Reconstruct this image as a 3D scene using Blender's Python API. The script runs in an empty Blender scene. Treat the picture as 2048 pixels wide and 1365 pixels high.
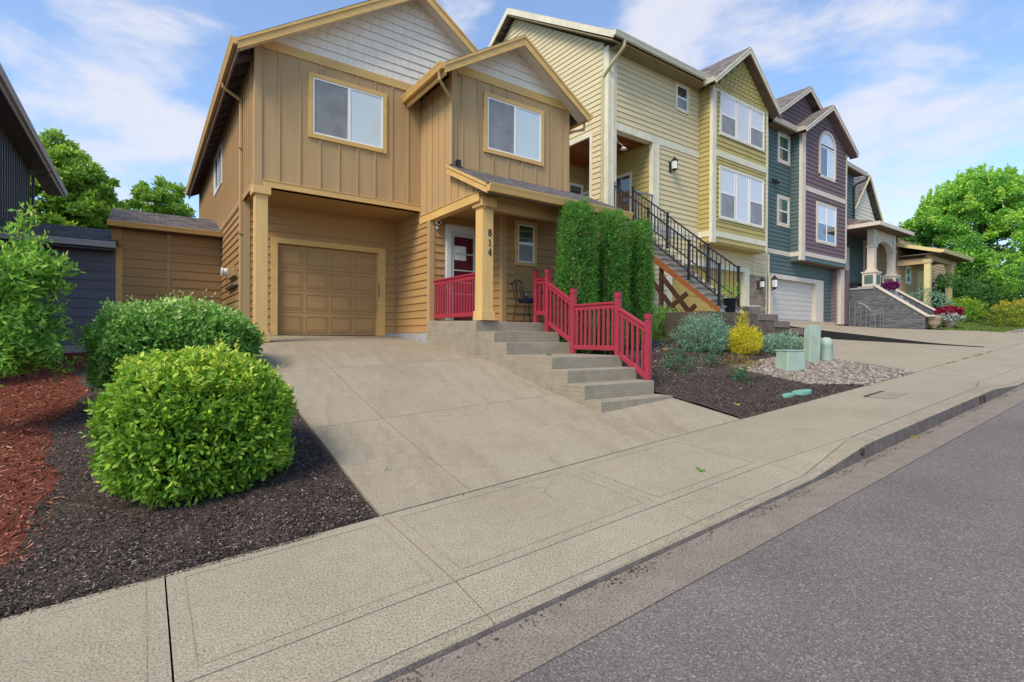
import bpy, math, random
import numpy as np
random.seed(7); RNG = np.random.default_rng(11)
S = bpy.context.scene
COL = S.collection
# ---------------------------------------------------------------- camera
YAW, PIT, ROL, FPX = math.radians(35.63566), math.radians(-0.300113), math.radians(0.286648), 1029.57
F0 = np.array([math.sin(YAW), math.cos(YAW), 0.0]); R0 = np.array([math.cos(YAW), -math.sin(YAW), 0.0]); U0 = np.array([0, 0, 1.0])
FW = F0 * math.cos(PIT) + U0 * math.sin(PIT); U2 = U0 * math.cos(PIT) - F0 * math.sin(PIT)
RT = R0 * math.cos(ROL) + U2 * math.sin(ROL); UP = U2 * math.cos(ROL) - R0 * math.sin(ROL)
cam = bpy.data.cameras.new("camera"); camo = bpy.data.objects.new("camera", cam); COL.objects.link(camo)
from mathutils import Matrix, Vector
camo.matrix_world = Matrix(((RT[0], UP[0], -FW[0], 0), (RT[1], UP[1], -FW[1], 0), (RT[2], UP[2], -FW[2], 0), (0, 0, 0, 1)))
cam.sensor_width = 36; cam.lens = FPX * 36 / 2048; cam.clip_start = 0.05; cam.clip_end = 3000
S.camera = camo
# ---------------------------------------------------------------- world + sun
SUN_EL, SUN_AZ = math.radians(47), math.radians(248)     # azimuth measured from +Y towards +X
W = bpy.data.worlds.new("World"); S.world = W; W.use_nodes = True
nt = W.node_tree; N = nt.nodes; Lk = nt.links; N.clear()
out = N.new('ShaderNodeOutputWorld'); bg = N.new('ShaderNodeBackground'); sky = N.new('ShaderNodeTexSky')
sky.sky_type = 'NISHITA'; sky.sun_disc = False; sky.sun_elevation = SUN_EL; sky.sun_rotation = SUN_AZ
sky.air_density = 1.0; sky.dust_density = 0.6; sky.ozone_density = 1.6
bg.inputs[1].default_value = 0.15
tc = N.new('ShaderNodeTexCoord')
mp = N.new('ShaderNodeMapping'); mp.inputs['Scale'].default_value = (1.0, 1.0, 2.3); mp.inputs['Location'].default_value = (0.35, 0.1, 0.0)
Lk.new(tc.outputs['Generated'], mp.inputs['Vector'])
n1 = N.new('ShaderNodeTexNoise'); n1.inputs['Scale'].default_value = 4.2; n1.inputs['Detail'].default_value = 10; n1.inputs['Roughness'].default_value = 0.58
n1.inputs['Distortion'].default_value = 0.25
Lk.new(mp.outputs[0], n1.inputs['Vector'])
# cloud banks: soft lobes round chosen directions
def wmath(op, a, b=None, clamp=False):
    n = N.new('ShaderNodeMath'); n.operation = op; n.use_clamp = clamp
    for i, v in enumerate((a, b)):
        if v is None: continue
        if isinstance(v, (int, float)): n.inputs[i].default_value = v
        else: Lk.new(v, n.inputs[i])
    return n.outputs[0]
def direc(u, v):
    d = FW + RT * (u - 1024) / FPX + UP * (682.5 - v) / FPX
    return d / np.linalg.norm(d)
acc = None
for (u, v, k, amp) in ((300, 30, 110, .42), (310, 265, 160, .34), (1290, 50, 160, .40), (1410, 110, 200, .33), (1720, 60, 110, .28), (1840, 120, 90, .14), (1740, 230, 90, .10), (2040, 260, 60, .16),
                       (60, 190, 120, .25), (1900, 420, 30, .35), (930, 30, 160, .35), (40, 330, 60, -.3), (650, 20, 60, -.5), (1100, 60, 90, -.35), (1560, 170, 90, -.35), (1950, 20, 60, -.2)):
    d = direc(u, v)
    vm = N.new('ShaderNodeVectorMath'); vm.operation = 'DOT_PRODUCT'; Lk.new(tc.outputs['Generated'], vm.inputs[0]); vm.inputs[1].default_value = tuple(d)
    e = wmath('MULTIPLY', wmath('SUBTRACT', vm.outputs['Value'], 1.0), k)
    e = wmath('MULTIPLY', wmath('EXPONENT', e), amp * .36)
    acc = e if acc is None else wmath('ADD', acc, e)
dens = wmath('ADD', n1.outputs['Fac'], acc)
mr = N.new('ShaderNodeMapRange'); mr.interpolation_type = 'SMOOTHSTEP'; mr.inputs['From Min'].default_value = 0.50; mr.inputs['From Max'].default_value = 0.75
Lk.new(dens, mr.inputs['Value'])
mask = wmath('ADD', wmath('MULTIPLY', mr.outputs[0], 0.78), 0.10)
mixw = N.new('ShaderNodeMix'); mixw.data_type = 'RGBA'
tint = N.new('ShaderNodeMix'); tint.data_type = 'RGBA'; tint.blend_type = 'MULTIPLY'; tint.inputs[0].default_value = 1.0
Lk.new(sky.outputs[0], tint.inputs[6]); tint.inputs[7].default_value = (0.93, 1.07, 1.18, 1)
Lk.new(mask, mixw.inputs[0]); Lk.new(tint.outputs[2], mixw.inputs[6]); mixw.inputs[7].default_value = (3.75, 3.8, 4.2, 1)
Lk.new(mixw.outputs[2], bg.inputs[0]); Lk.new(bg.outputs[0], out.inputs[0])
sl = bpy.data.lights.new("sun", 'SUN'); so = bpy.data.objects.new("sun", sl); COL.objects.link(so)
sl.energy = 2.6; sl.angle = math.radians(24); sl.color = (1.0, 0.86, 0.67)
sd = Vector((math.sin(SUN_AZ) * math.cos(SUN_EL), math.cos(SUN_AZ) * math.cos(SUN_EL), math.sin(SUN_EL)))
so.rotation_euler = sd.to_track_quat('Z', 'Y').to_euler(); so.location = (0, -20, 30)
S.view_settings.view_transform = 'Standard'; S.view_settings.look = 'None'; S.view_settings.exposure = 0.58; S.view_settings.gamma = 1
S.cycles.max_bounces = 6; S.cycles.diffuse_bounces = 4; S.cycles.transparent_max_bounces = 6

# ---------------------------------------------------------------- materials
MATS = {}
def mat(name, color, rough=0.75, var=0.12, scale=3.0, bump=0.0, bscale=60.0, stretch=None, kind=None, spec=0.3, col2=None, uvm=True, detail=5, **kw):
    if name in MATS: return MATS[name]
    m = bpy.data.materials.new(name); m.use_nodes = True; t = m.node_tree; nn = t.nodes; ll = t.links
    b = nn['Principled BSDF']; b.inputs['Roughness'].default_value = rough; b.inputs['Specular IOR Level'].default_value = spec
    tx = nn.new('ShaderNodeTexCoord'); src = tx.outputs['UV'] if uvm else tx.outputs['Object']
    def mapping(sc):
        q = nn.new('ShaderNodeMapping'); q.inputs['Scale'].default_value = sc; ll.new(src, q.inputs[0]); return q.outputs[0]
    def noise(vec, s, d=5, r=.55):
        q = nn.new('ShaderNodeTexNoise'); q.inputs['Scale'].default_value = s; q.inputs['Detail'].default_value = d; q.inputs['Roughness'].default_value = r
        ll.new(vec, q.inputs['Vector']); return q.outputs['Fac']
    def ramp(f, stops):
        q = nn.new('ShaderNodeValToRGB'); e = q.color_ramp.elements
        while len(e) < len(stops): e.new(0.5)
        for i, (p, c) in enumerate(stops): e[i].position = p; e[i].color = (*c, 1)
        ll.new(f, q.inputs[0]); return q.outputs[0]
    def mixc(f, a, c, mode='MIX'):
        q = nn.new('ShaderNodeMix'); q.data_type = 'RGBA'; q.blend_type = mode
        if isinstance(f, float): q.inputs[0].default_value = f
        else: ll.new(f, q.inputs[0])
        for i, v in ((6, a), (7, c)):
            if isinstance(v, tuple): q.inputs[i].default_value = (*v, 1)
            else: ll.new(v, q.inputs[i])
        return q.outputs[2]
    def mth(op, a, c=0.0, cl=False):
        q = nn.new('ShaderNodeMath'); q.operation = op; q.use_clamp = cl
        for i, v in enumerate((a, c)):
            if isinstance(v, (int, float)): q.inputs[i].default_value = v
            else: ll.new(v, q.inputs[i])
        return q.outputs[0]
    c = np.array(color); lo = tuple(np.clip(c * (1 - var), 0, 1)); hi = tuple(np.clip(c * (1 + var), 0, 1))
    st = stretch or (1, 1, 1)
    v0 = mapping(st)
    f = noise(v0, scale, detail)
    base = ramp(f, [(0.3, lo), (0.7, hi)])
    h = noise(v0, bscale, 3) if bump else None
    if kind == 'leaf':
        at = nn.new('ShaderNodeAttribute'); at.attribute_name = 'rnd'
        base = ramp(at.outputs['Fac'], kw['stops'])
        tr = nn.new('ShaderNodeBsdfTranslucent'); ll.new(base, tr.inputs[0])
        ll.new(base, b.inputs['Base Color']); mx = nn.new('ShaderNodeMixShader'); mx.inputs[0].default_value = kw.get('trans', 0.32)
        ll.new(b.outputs[0], mx.inputs[1]); ll.new(tr.outputs[0], mx.inputs[2]); ll.new(mx.outputs[0], nn['Material Output'].inputs[0])
        MATS[name] = m; return m
    if kind == 'chips':
        at = nn.new('ShaderNodeAttribute'); at.attribute_name = 'rnd'
        base = ramp(at.outputs['Fac'], kw['stops'])
    if kind == 'shingle':
        q = nn.new('ShaderNodeTexBrick'); q.offset = 0.5; q.inputs['Scale'].default_value = 1.0
        q.inputs['Brick Width'].default_value = kw.get('bw', 0.26); q.inputs['Row Height'].default_value = kw.get('rh', 0.135); q.inputs['Mortar Size'].default_value = kw.get('ms', 0.008)
        q.inputs['Color1'].default_value = (*tuple(c * 0.62), 1); q.inputs['Color2'].default_value = (*tuple(np.clip(c * 1.45, 0, 1)), 1)
        q.inputs['Mortar'].default_value = (*tuple(c * 0.35), 1); q.inputs['Mortar Smooth'].default_value = 0.2
        dv = nn.new('ShaderNodeVectorMath'); dv.operation = 'ADD'; ll.new(src, dv.inputs[0])
        nz = nn.new('ShaderNodeTexNoise'); nz.inputs['Scale'].default_value = 5; ll.new(src, nz.inputs['Vector'])
        sc_ = nn.new('ShaderNodeVectorMath'); sc_.operation = 'SCALE'; sc_.inputs['Scale'].default_value = kw.get('wob', 0.02); ll.new(nz.outputs['Color'], sc_.inputs[0]); ll.new(sc_.outputs[0], dv.inputs[1])
        ll.new(dv.outputs[0], q.inputs['Vector'])
        base = mixc(0.35, q.outputs['Color'], mixc(1.0, q.outputs['Color'], ramp(noise(v0, 90, 3), [(0.3, (.5, .5, .5)), (0.75, (1.5, 1.5, 1.5))]), 'MULTIPLY'))
        h = mth('SUBTRACT', 1.0, q.outputs['Fac']); bump = bump or 0.5
    if kind == 'stone':
        q = nn.new('ShaderNodeTexBrick'); q.offset = 0.37; q.squash = 1.6; q.squash_frequency = 3; q.inputs['Scale'].default_value = 1.0
        q.inputs['Brick Width'].default_value = kw.get('bw', 0.24); q.inputs['Row Height'].default_value = kw.get('rh', 0.055); q.inputs['Mortar Size'].default_value = 0.009
        q.inputs['Color1'].default_value = (*tuple(c * 0.5), 1); q.inputs['Color2'].default_value = (*tuple(np.clip(c * 1.7, 0, 1)), 1)
        q.inputs['Mortar'].default_value = (*tuple(c * 0.15), 1); q.inputs['Mortar Smooth'].default_value = 0.4
        dv = nn.new('ShaderNodeVectorMath'); dv.operation = 'ADD'; ll.new(src, dv.inputs[0])
        nz = nn.new('ShaderNodeTexNoise'); nz.inputs['Scale'].default_value = 6; ll.new(src, nz.inputs['Vector'])
        sc_ = nn.new('ShaderNodeVectorMath'); sc_.operation = 'SCALE'; sc_.inputs['Scale'].default_value = 0.06; ll.new(nz.outputs['Color'], sc_.inputs[0]); ll.new(sc_.outputs[0], dv.inputs[1])
        ll.new(dv.outputs[0], q.inputs['Vector'])
        base = mixc(0.5, q.outputs['Color'], base)
        h = mth('ADD', mth('MULTIPLY', mth('SUBTRACT', 1.0, q.outputs['Fac']), 0.8), mth('MULTIPLY', noise(v0, 18, 4), 0.6))
    if kind == 'concrete':
        big = noise(v0, kw.get('big', 0.9), 4, .6)
        base = mixc(1.0, base, ramp(big, [(0.3, (.90, .895, .88)), (0.55, (1, 1, 1)), (0.75, (1.05, 1.05, 1.04))]), 'MULTIPLY')
        spk = noise(v0, kw.get('spk', 75), 2)
        base = mixc(1.0, base, ramp(spk, [(0.33, (.60, .58, .55)), (0.5, (1, 1, 1)), (0.68, (1.28, 1.28, 1.28))]), 'MULTIPLY')
        ck = nn.new('ShaderNodeTexVoronoi'); ck.feature = 'DISTANCE_TO_EDGE'; ck.inputs['Scale'].default_value = .34; ck.inputs['Randomness'].default_value = 1
        cd = nn.new('ShaderNodeVectorMath'); cd.operation = 'ADD'; cs = nn.new('ShaderNodeVectorMath'); cs.operation = 'SCALE'; cs.inputs['Scale'].default_value = .35
        cn = nn.new('ShaderNodeTexNoise'); cn.inputs['Scale'].default_value = 2.2; cn.inputs['Detail'].default_value = 6; ll.new(src, cn.inputs['Vector']); ll.new(cn.outputs['Color'], cs.inputs[0]); ll.new(src, cd.inputs[0]); ll.new(cs.outputs[0], cd.inputs[1]); ll.new(cd.outputs[0], ck.inputs['Vector'])
        base = mixc(mth('MULTIPLY', mth('LESS_THAN', ck.outputs['Distance'], .0016), mth('GREATER_THAN', noise(v0, 1.1, 2), .60)), base, tuple(c * .6))
        base = mixc(mth('MULTIPLY', mth('GREATER_THAN', noise(v0, 16, 2), .735), .55), base, tuple(c * .42))
        if kw.get('tyre'):
            wv = noise(mapping((2.6, 0.12, 1)), 2.2, 3)
            base = mixc(1.0, base, ramp(wv, [(0.35, (.90, .885, .87)), (0.55, (1, 1, 1)), (0.72, (1.04, 1.04, 1.04))]), 'MULTIPLY')
        if kw.get('form'):
            wv = noise(mapping((0.25, 9, 1)), 3.5, 4)
            base = mixc(1.0, base, ramp(wv, [(0.35, (.90, .90, .90)), (0.65, (1.06, 1.06, 1.06))]), 'MULTIPLY')
    if kind == 'asphalt':
        q = nn.new('ShaderNodeTexVoronoi'); q.inputs['Scale'].default_value = 120; ll.new(src, q.inputs['Vector'])
        sep = nn.new('ShaderNodeSeparateColor'); ll.new(q.outputs['Color'], sep.inputs[0])
        base = ramp(sep.outputs[0], [(0.0, tuple(c * .62)), (0.5, tuple(c * .95)), (0.88, tuple(c * 1.18)), (1.0, tuple(np.clip(c * 2.0, 0, 1)))])
        base = mixc(1.0, base, ramp(noise(v0, 0.8, 4), [(0.3, (.85, .85, .86)), (0.7, (1.12, 1.1, 1.1))]), 'MULTIPLY')
        q2 = nn.new('ShaderNodeTexVoronoi'); q2.inputs['Scale'].default_value = 120; ll.new(src, q2.inputs['Vector']); h = mth('SUBTRACT', 1.0, q2.outputs['Distance'])
    if kind == 'soil':
        base = ramp(noise(v0, kw.get('s2', 28), 6, .75), [(0.3, tuple(c * .45)), (0.5, tuple(c)), (0.72, tuple(np.clip(np.array(col2 or c * 1.9), 0, 1)))])
        h = noise(v0, 45, 5)
    if kind == 'planks':
        q = nn.new('ShaderNodeTexBrick'); q.offset = 0.5; q.inputs['Scale'].default_value = 1.0; q.inputs['Brick Width'].default_value = 3.0; q.inputs['Row Height'].default_value = 0.13
        q.inputs['Mortar Size'].default_value = 0.006; q.inputs['Color1'].default_value = (*tuple(c * .55), 1); q.inputs['Color2'].default_value = (*tuple(np.clip(c * 1.5, 0, 1)), 1); q.inputs['Mortar'].default_value = (*tuple(c * .15), 1)
        ll.new(src, q.inputs['Vector']); base = mixc(0.4, q.outputs['Color'], base)
        h = mth('SUBTRACT', 1.0, q.outputs['Fac'])
    if kind == 'blinds':
        wv = nn.new('ShaderNodeTexWave'); wv.bands_direction = 'Y'; wv.inputs['Scale'].default_value = kw.get('ws', 6.0); wv.inputs['Distortion'].default_value = 0.15; ll.new(src, wv.inputs['Vector'])
        base = mixc(1.0, base, ramp(wv.outputs['Fac'], [(0.0, (kw.get('dk', .75),) * 3), (0.6, (1, 1, 1))]), 'MULTIPLY')
    if kind == 'stain':
        sv = noise(mapping((1.2, 0.5, 1)), kw.get('ss', 1.6), 5, .65)
        base = mixc(mth('MULTIPLY', ramp(sv, [(0.45, (0, 0, 0)), (0.7, (1, 1, 1))]), kw.get('samt', .5)), base, tuple(col2))
    ll.new(base, b.inputs['Base Color'])
    if bump and h is not None:
        bp = nn.new('ShaderNodeBump'); bp.inputs['Strength'].default_value = bump; bp.inputs['Distance'].default_value = kw.get('bd', 0.01)
        ll.new(h, bp.inputs['Height']); ll.new(bp.outputs[0], b.inputs['Normal'])
    if kw.get('coat'): b.inputs['Coat Weight'].default_value = kw['coat']; b.inputs['Coat Roughness'].default_value = 0.02
    if kw.get('metal'): b.inputs['Metallic'].default_value = kw['metal']
    MATS[name] = m; return m
paint = dict(bump=0.25, bscale=55, stretch=(0.25, 3.0, 1), bd=0.004)
bnb = dict(bump=0.2, bscale=40, stretch=(3.0, 0.3, 1), bd=0.004)
M_TAN = mat('tan_lap_paint', (.39, .232, .092), .62, .10, 2.0, **paint)
M_TANB = mat('tan_panel_paint', (.43, .285, .135), .62, .09, 1.6, **bnb)
M_TRIM = mat('ochre_trim_paint', (.62, .395, .14), .6, .10, 2.5, bump=.15, bscale=40, stretch=(.4, 3, 1))
M_TRIMV = mat('ochre_post_paint', (.64, .42, .16), .6, .09, 2.5, bump=.2, bscale=30, stretch=(3, .3, 1))
M_SHAKE = mat('cream_shake_paint', (.78, .70, .58), .7, .10, 4.0, bump=.5, bscale=40, stretch=(6, .4, 1), bd=.006)
M_SOFY = mat('shaded_yellow_soffit', (.26, .21, .11), .8, .1, 2)  # house yellow with the eave's shadow put into the colour
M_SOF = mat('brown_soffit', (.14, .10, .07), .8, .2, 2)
M_DOOR = mat('brown_garage_paint', (.37, .225, .09), .5, .08, 1.5, bump=.12, bscale=50, stretch=(.3, 3, 1))
M_ROOF = mat('grey_shingle', (.115, .105, .105), .9, .2, 3, kind='shingle', bump=.6)
M_ROOFB = mat('brown_shingle', (.17, .145, .13), .9, .2, 3, kind='shingle', bump=.6)
M_WHITE = mat('white_vinyl', (.80, .80, .78), .4, .03, 2)
M_CONC = mat('drive_concrete', (.325, .280, .205), .9, .06, 9, .5, 140, kind='concrete', tyre=True, bd=.004)
M_WALK = mat('walk_concrete', (.335, .289, .212), .9, .06, 9, .5, 140, kind='concrete', bd=.004)
M_STEP = mat('step_concrete', (.305, .265, .198), .88, .12, 5, .3, 90, kind='concrete', form=True, bd=.004)
M_KERB = mat('kerb_concrete', (.305, .262, .192), .9, .14, 6, .35, 90, kind='concrete', bd=.004)
M_GUT = mat('gutter_concrete', (.235, .197, .160), .92, .12, 5, .6, 120, kind='concrete', spk=60, bd=.005)
M_ASPH = mat('asphalt', (.160, .143, .130), .9, .1, 4, .6, kind='asphalt', bd=.004)
M_KERBF = mat('dirty_shaded_kerb_face', (.12, .105, .095), .95, .3, 7, .5, 60, kind='concrete', bd=.006)  # dirt, plus shade on the side facing away from the light, in the colour
M_FOUND = mat('foundation_concrete', (.34, .34, .34), .9, .15, 3, .2, 60, kind='concrete')
M_SOIL = mat('dark_bark_soil', (.068, .050, .041), 1, .3, 8, 1.0, kind='soil', col2=(.15, .115, .095), bd=.03)
M_RED = mat('red_bark_soil', (.15, .042, .024), 1, .3, 8, 1.0, kind='soil', col2=(.30, .09, .045), bd=.03)
M_DIRT = mat('bare_dirt', (.12, .09, .065), 1, .3, 4, .8, kind='soil', bd=.02)
M_GRASS = mat('lawn_green', (.10, .17, .03), 1, .3, 6, .8, kind='soil', s2=60, col2=(.24, .30, .06), bd=.03)
M_DARK = mat('joint_dark', (.055, .045, .032), 1, .3, 9)
M_REDP = mat('red_rail_paint', (.33, .030, .052), .45, .12, 5, bump=.12, bscale=30, stretch=(3, .3, 1), spec=.45)
M_BLKM = mat('black_iron', (.012, .012, .014), .45, .1, 5, spec=.5)
M_CUSH = mat('navy_cushion', (.012, .018, .05), .85, .2, 12)
M_YEL = mat('yellow_lap_paint', (.60, .51, .305), .68, .09, 2.0, **paint)
M_YEL2 = mat('mossy_yellow_lap_paint', (.42, .335, .13), .72, .12, 2.0, kind='stain', col2=(.33, .30, .07), samt=.7, **paint)
M_CRM = mat('cream_trim_paint', (.66, .62, .47), .65, .10, 3, kind='stain', col2=(.50, .49, .33), samt=.45)
M_CED = mat('cedar_ceiling', (.20, .055, .018), .5, .25, 4, .4, kind='planks')
M_ORG = mat('orange_stained_wood', (.25, .085, .028), .6, .2, 3, bump=.2, bscale=30, stretch=(.4, 3, 1))
M_DKW = mat('dark_brown_wood', (.055, .025, .014), .7, .3, 3)
M_TREAD = mat('pale_riser', (.62, .57, .48), .8, .10, 4, kind='stain', col2=(.42, .38, .31), samt=.5)
M_TRE = mat('weathered_tread', (.26, .22, .17), .8, .25, 6)
M_OLD = mat('stained_old_concrete', (.13, .098, .078), .9, .35, 3, .4, 50, kind='stain', col2=(.06, .065, .02), samt=.8, ss=1.1)
M_OLDL = mat('worn_step_concrete', (.20, .16, .135), .9, .12, 4, .3, 60, kind='concrete')
M_TEAL = mat('teal_lap_paint', (.085, .132, .130), .65, .12, 2.0, **paint)
M_PURP = mat('plum_shingle_paint', (.165, .115, .125), .75, .15, 2.0, bump=.3, bscale=30, stretch=(6, .4, 1))
M_PNK = mat('pale_stone_trim', (.60, .53, .44), .65, .08, 3)
M_GDR = mat('pale_garage_paint', (.56, .52, .47), .55, .05, 2, bump=.1, bscale=30, stretch=(.3, 4, 1))
M_MUST = mat('mustard_garage_paint', (.44, .31, .08), .6, .12, 1.6)
M_VEN = mat('brown_ledgestone', (.30, .23, .17), .85, .4, 5, 1.0, kind='stone', bw=.34, rh=.085, bd=.05)
M_LEDG = mat('grey_ledgestone', (.13, .135, .145), .8, .4, 5, 1.0, kind='stone', bw=.34, rh=.075, bd=.05)
M_BLU = mat('slate_blue_lap_paint', (.125, .130, .165), .6, .10, 2.0, **paint)
M_BLK = mat('charcoal_panel_paint', (.080, .087, .098), .6, .15, 2.0, **bnb)
M_GRYF = mat('grey_fascia_paint', (.42, .42, .44), .6, .06, 3)
M_T3 = mat('sand_lap_paint', (.48, .34, .19), .65, .1, 2, **paint)
M_BUT = mat('butter_post_paint', (.66, .54, .26), .6, .08, 3)
M_SCR = mat('insect_screen_pane', (.24, .24, .235), .35, .22, 2.5, spec=.4)
M_BLD = mat('blind_pane', (.60, .68, .68), .12, .04, 1.2, kind='blinds', ws=8, dk=.93, coat=1.0, spec=.5)
M_BLD2 = mat('slat_blind_pane', (.70, .70, .73), .12, .04, 2, kind='blinds', ws=7, dk=.66, coat=1.0)
M_GLS = mat('dark_glass', (.045, .055, .06), .05, .2, 2.5, spec=.8, coat=1.0)
M_GLG = mat('green_glass', (.06, .16, .11), .06, .2, 2.5, kind='blinds', ws=5, dk=.5, spec=.8, coat=1.0)
M_CURT = mat('red_curtain_pane', (.075, .008, .018), .2, .6, 3, stretch=(9, .2, 1), coat=.6)
M_UTIL = mat('pale_green_box_paint', (.33, .44, .36), .5, .10, 3, kind='stain', col2=(.27, .33, .24), samt=.6)
M_UTILD = mat('faded_green_box_paint', (.30, .37, .31), .6, .12, 3, kind='stain', col2=(.20, .27, .15), samt=.7)
M_LID = mat('teal_plastic', (.17, .38, .29), .5, .12, 3)
M_STONE = mat('river_stone', (.3, .27, .23), .8, kind='chips', stops=[(0, (.10, .085, .07)), (.4, (.20, .165, .13)), (.75, (.27, .235, .195)), (1, (.38, .34, .30))])
M_CHIP = mat('dark_bark_chips', (.05, .03, .02), .95, kind='chips', stops=[(0, (.026, .019, .016)), (.45, (.070, .050, .040)), (.78, (.13, .098, .080)), (.93, (.22, .175, .14)), (1, (.36, .31, .26))])
M_CHIPR = mat('red_bark_chips', (.3, .06, .03), .95, kind='chips', stops=[(0, (.085, .024, .016)), (.4, (.20, .050, .026)), (.78, (.33, .10, .05)), (.93, (.42, .18, .10)), (1, (.50, .34, .22))])
M_RUST = mat('rusty_rock', (.24, .12, .055), .9, .4, 6, .5, 20)
M_BRK = mat('burgundy_block', (.085, .045, .045), .9, .2, 6, .3, 40)
M_TERR = mat('urn_stone', (.36, .27, .19), .9, .2, 5, .3, 40)
M_POT = mat('dark_plastic_pot', (.035, .045, .055), .45, .15, 3)
M_POTW = mat('pale_pot', (.50, .46, .44), .6, .1, 3)
M_TRK = mat('bark', (.10, .075, .055), .9, .3, 6, .6, 25, stretch=(3, .5, 1))
M_TWIG = mat('twig', (.12, .06, .035), .8, .3, 6)
M_BIN = mat('blue_bin_plastic', (.015, .06, .28), .45, .1, 3)
M_MET = mat('grey_metal', (.25, .25, .25), .45, .1, 3, metal=.6)
M_LGLS = mat('lamp_glass', (.75, .75, .72), .15, .05, 2, coat=.6)
def leafm(name, stops, trans=.32, rough=.5): return mat(name, (.1, .2, .05), rough, kind='leaf', stops=stops, trans=trans, spec=.35)
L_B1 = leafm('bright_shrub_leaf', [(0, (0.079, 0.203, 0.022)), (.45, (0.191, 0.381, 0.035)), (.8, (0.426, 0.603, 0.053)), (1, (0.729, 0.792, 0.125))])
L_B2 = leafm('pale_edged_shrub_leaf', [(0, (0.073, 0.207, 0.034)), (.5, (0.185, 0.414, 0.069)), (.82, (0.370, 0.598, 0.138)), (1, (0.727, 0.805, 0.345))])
L_PLUM = leafm('plum_leaf', [(0, (0.110, 0.281, 0.047)), (.5, (0.264, 0.538, 0.070)), (.85, (0.561, 0.842, 0.118)), (1, (0.900, 0.586, 0.187))], .38)
L_ARB = leafm('arborvitae_leaf', [(0, (0.036, 0.130, 0.024)), (.5, (0.091, 0.273, 0.037)), (.85, (0.226, 0.475, 0.060)), (1, (0.481, 0.617, 0.119))], .2)
L_TR1 = leafm('tree_leaf', [(0, (0.115, 0.248, 0.035)), (.5, (0.292, 0.495, 0.058)), (.85, (0.619, 0.787, 0.088)), (1, (0.900, 0.900, 0.176))], .35)
L_TRD = leafm('dark_tree_leaf', [(0, (0.036, 0.121, 0.026)), (.6, (0.086, 0.243, 0.048)), (1, (0.243, 0.442, 0.088))], .25)
L_MAP = leafm('maple_leaf', [(0, (0.102, 0.306, 0.052)), (.5, (0.253, 0.562, 0.077)), (.85, (0.678, 0.900, 0.127)), (1, (0.900, 0.900, 0.229))], .4)
L_BLU = leafm('blue_green_leaf', [(0, (0.086, 0.204, 0.143)), (.5, (0.198, 0.367, 0.245)), (.85, (0.445, 0.612, 0.408)), (1, (0.888, 0.900, 0.653))])
L_GLD = leafm('golden_leaf', [(0, (0.266, 0.218, 0.012)), (.4, (0.665, 0.569, 0.019)), (.85, (0.900, 0.871, 0.036)), (1, (0.900, 0.900, 0.218))])
L_ROSE = leafm('rose_leaf', [(0, (0.022, 0.112, 0.053)), (.6, (0.060, 0.225, 0.090)), (1, (0.180, 0.390, 0.150))])
L_ROSR = leafm('bronze_rose_leaf', [(0, (.10, .10, .015)), (.5, (.26, .20, .03)), (1, (.50, .16, .05))])
L_FLR = leafm('red_petal', [(0, (.16, .008, .02)), (.6, (.34, .015, .05)), (1, (.5, .05, .16))])
L_FLW = leafm('silver_leaf', [(0, (.35, .42, .36)), (1, (.75, .80, .75))])
L_FLP = leafm('purple_petal', [(0, (.10, .008, .06)), (1, (.30, .02, .20))])
L_OR = leafm('orange_tipped_leaf', [(0, (0.070, 0.182, 0.028)), (.5, (0.252, 0.364, 0.042)), (.8, (0.700, 0.560, 0.056)), (1, (0.840, 0.364, 0.056))])
L_GR = leafm('grass_blade', [(0, (.05, .10, .015)), (.5, (.12, .20, .03)), (1, (.30, .34, .09))])
L_DRY = leafm('dry_leaf', [(0, (.45, .30, .03)), (1, (.60, .45, .05))])
L_GRN = leafm('fresh_fallen_leaf', [(0, (.08, .25, .04)), (1, (.12, .32, .05))])

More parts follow.
